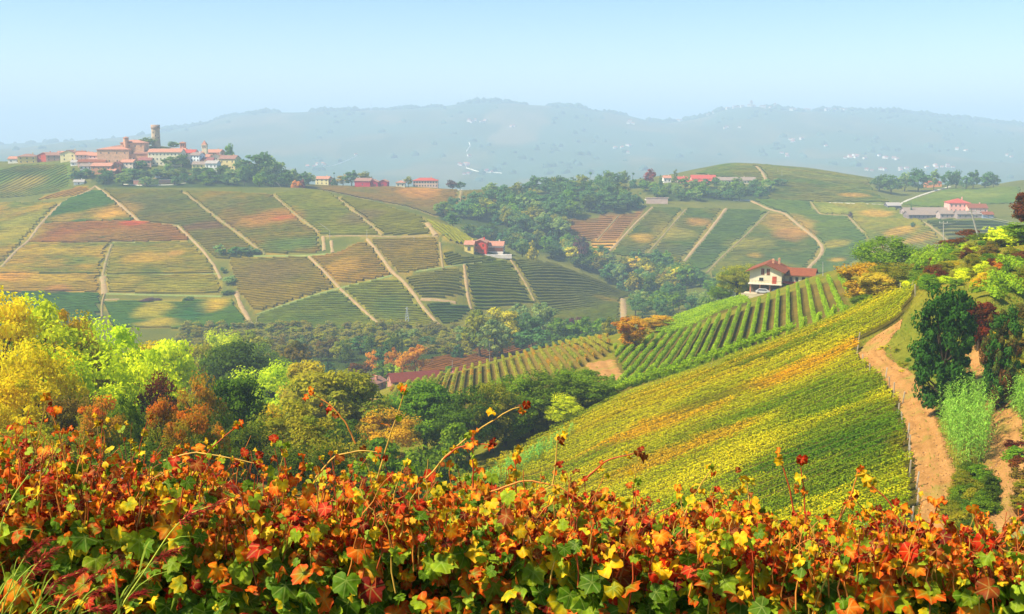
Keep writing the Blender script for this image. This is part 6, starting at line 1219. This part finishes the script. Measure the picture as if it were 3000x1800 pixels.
for i in range(760):
    u = r.uniform(-300, 3300); tv = top_v(u); big = r.random() < .26; up = r.uniform(10, 110) if big else r.uniform(-90, 40); lean = r.normal() * 60; dep = r.uniform(-.3, .35)
    P = [hpt(u, tv + r.uniform(60, 330), dep), hpt(u + lean * .4, tv + 30, dep), hpt(u + lean, tv - up, dep)]
    t = np.linspace(0, 1, 9)[:, None]; C = (1 - t) ** 2 * P[0] + 2 * t * (1 - t) * P[1] + t ** 2 * P[2]; C[1:-1] += r.normal(size=(7, 3)) * .006
    mb[['ochre', 'orange', 'red', 'brown', 'red'][r.integers(5)]].tube(C, np.linspace(.0036, .0013, 9), 4)
    if big:
        for f in (.5, .7, .85, 1.0):
            if r.random() < .7: cand.append(leaf_inst(C[min(8, int(f * 9))] + r.normal(size=3) * .012, r.uniform(.013, .03), 0, True) + (-.5, u, tv))
for i in range(24):          # old wood and tendrils deeper in the row
    u = r.uniform(-200, 3200); P = np.array([hpt(u, 1950, .05), hpt(u + r.normal() * 60, 1750, .05), hpt(u + r.normal() * 110, top_v(u) + 60, .02)]); mb['brown'].tube(P, [.011, .009, .005], 6)
for k, b in mb.items():
    o = obj('shoots', b.mesh('shoots', [plain('cane_bark_' + k, SHC[k], .6, .3, .2, 20)], True), hd, loc=-ho); o['kind'] = 'stuff'
# the 300 leaves that show largest are parts, the rest are one mass of foliage
score = []
for i, c in enumerate(cand):
    P = c[0]; u_ = 1500 + FPX * P[0] / (P[1] * CP - P[2] * SP); score.append((c[5] / P[1] - .02 * max(0, c[7] + .15)) * (1 if -20 < u_ < 3020 else .1))
big = set(np.argsort(-np.array(score))[:300].tolist())
Vs, Ts, Ls, Cs, nv = [], [], [], [], 0
for i, (P, M, k, c0, c1, s, pal, dep, u, v) in enumerate(cand):
    V, T, L, rad = VT[k] if i in big or (s > .045 and dep < .12) else VS[k]; Vw = V @ M.T; f = np.clip(rad ** 1.5, 0, 1)[:, None]; C = c0 * (1 - f) + c1 * f
    if i in big:
        obj('leaf', leaf_mesh('leaf', Vw, T, L, C, [m_vine]), hd, loc=P - ho)
    else: Vs.append(Vw + P - ho); Ts.append(T + nv); Ls.append(L); Cs.append(C); nv += len(V)
fo = obj('foliage', leaf_mesh('foliage', np.concatenate(Vs), np.concatenate(Ts), np.concatenate(Ls), np.concatenate(Cs), [m_vine]), hd); fo['kind'] = 'stuff'
print('foreground leaves', len(cand), 'tris', sum(len(t) for t in Ts))
# metal stake and training wires
b = hpt(1553, 1900, .22); t = hpt(1556, 1540, .22); e = obj('vineyard_stake', None, loc=(b[0], b[1], float(ground(b[0], b[1])))); tag(e, 'grey metal stake standing among the foreground vine leaves', 'stake')
hh = t[2] - float(ground(b[0], b[1])); obj('profile', MB().box(-.022, .022, -.004, .004, -.3, hh).box(-.022, -.017, .004, .026, -.3, hh).box(.017, .022, .004, .026, -.3, hh).mesh('profile', [m_steel]), e)
for k in range(6): obj('notch', MB().box(-.012, .012, -.007, -.0045, hh - .1 - k * .13, hh - .07 - k * .13).mesh('notch', [m_glass]), e)
for dz, lb in ((0.06, 'upper thin training wire through the foreground vines'), (-.2, 'lower thin training wire through the foreground vines')):
    P = [hpt(u, top_v(u) + 90 - dz * 300, .2) for u in np.arange(-400, 3401, 200)]; tag(obj('training_wire', MB().tube(P, .0013, 4).mesh('training_wire', [m_steel])), lb, 'wire')
# ------------------------------------------------------------------ flowering grass at the lower left
m_stem = plain('grass_stem', '#b0b83c', .6, .3, .2, 8); m_seed = mat_vcol('seed_head', .7, .3, 40, (.8, .6, .6))
GR = [([(330,1810),(420,1680),(500,1555),(560,1500),(665,1470)], 'long yellow grass stem with a red seed head crossing the leaves'), ([(340,1780),(400,1690),(470,1630),(520,1610)], 'short grass stem branching beside the long yellow one'), ([(-10,1560),(40,1450),(100,1370),(150,1330)], 'grass stem with red seed head at the left edge'), ([(0,1800),(40,1690),(80,1620),(135,1585)], 'red plumed grass leaning right at the left edge'), ([(20,1810),(60,1720),(110,1650),(160,1610)], 'second red plumed grass at the left edge'),
      ([(70,1830),(130,1750),(170,1700),(250,1670)], 'red plumed grass in the lower left corner'), ([(140,1830),(200,1750),(260,1700),(335,1650)], 'tallest red plume of the lower left grasses'), ([(210,1830),(240,1770),(270,1740),(330,1720)], 'red plumed grass right of the corner'), ([(-20,1800),(20,1740),(60,1700),(125,1660)], 'red plumed grass lowest at the left edge'), ([(310,1830),(350,1780),(380,1750),(415,1735)], 'rightmost red plumed grass of the corner'), ([(90,1830),(110,1790),(160,1765),(220,1745)], 'low red plumed grass in the corner'), ([(180,1840),(230,1800),(270,1785),(330,1780)], 'lowest red plumed grass of the corner')]
for gi, (pts, lb) in enumerate(GR):
    Yq = 3.4 + .3 * r.random(); P = np.array([px_at(u, v, Yq) for u, v in pts]); g0 = P[0] + np.array([-.15, 0, -.5]); P = np.concatenate([[np.array([g0[0], Yq, float(ground(g0[0], Yq))])], P])
    t = np.linspace(0, 1, len(P)); q = np.linspace(0, 1, 26); P2 = np.stack([np.interp(q, t, P[:, i]) for i in range(3)], 1)
    for _ in range(3): P2[1:-1] = (P2[:-2] + 2 * P2[1:-1] + P2[2:]) / 4
    e = obj('plume_grass', None, loc=P[0]); tag(e, lb, 'grass'); obj('stem', MB().tube(P2 - P[0], np.linspace(.0035, .0012, 26), 5).mesh('stem', [m_stem], True), e)
    tail = P2[17:] - P[0]; n = 150; f = r.random(n) * (len(tail) - 1.01); i0 = f.astype(int); pp = tail[i0] + (tail[i0 + 1] - tail[i0]) * (f - i0)[:, None]; d = (tail[-1] - tail[0]); d /= np.linalg.norm(d)
    D = d[None] + r.normal(size=(n, 3)) * .3; c = (S('#a02c30') + (S('#c8503c') - S('#a02c30')) * r.random((n, 1)))
    V, Q, C = blades(pp + r.normal(size=(n, 3)) * .004, D, r.uniform(.02, .045, n), r.uniform(.003, .006, n), c, r, .3, 2); so = obj('seed_head', mesh_np('seed_head', V, Q, C, [m_seed]), e)
    nb = 4; i0 = r.integers(4, 14, nb); D = np.stack([r.normal(size=nb) * .5 + .3, r.normal(size=nb) * .3, np.ones(nb)], 1)
    V, Q, C = blades(P2[i0] - P[0], D, r.uniform(.15, .3, nb), np.full(nb, .008), np.repeat(S('#8ca838')[None], nb, 0), r, .5, 4); obj('blade', mesh_np('blade', V, Q, C, [m_seed]), e)
# ------------------------------------------------------------------ haze
zlo = float(GZ[:, GY < 13500].min()) - 1.5
m, n, out = new_mat('haze')
pv = n.nodes.new('ShaderNodeVolumePrincipled'); pv.inputs['Color'].default_value = (*HAZE_COLOR, 1); pv.inputs['Density'].default_value = HAZE_DENSITY
pv.inputs['Anisotropy'].default_value = 0.0
n.links.new(pv.outputs[0], out.inputs['Volume'])
hz = obj('haze', MB().box(-12500, 12500, -200, 14500, zlo, 222).mesh('haze', [m]))
tag(hz, 'pale blue haze filling the valley air', 'haze', kind='stuff')
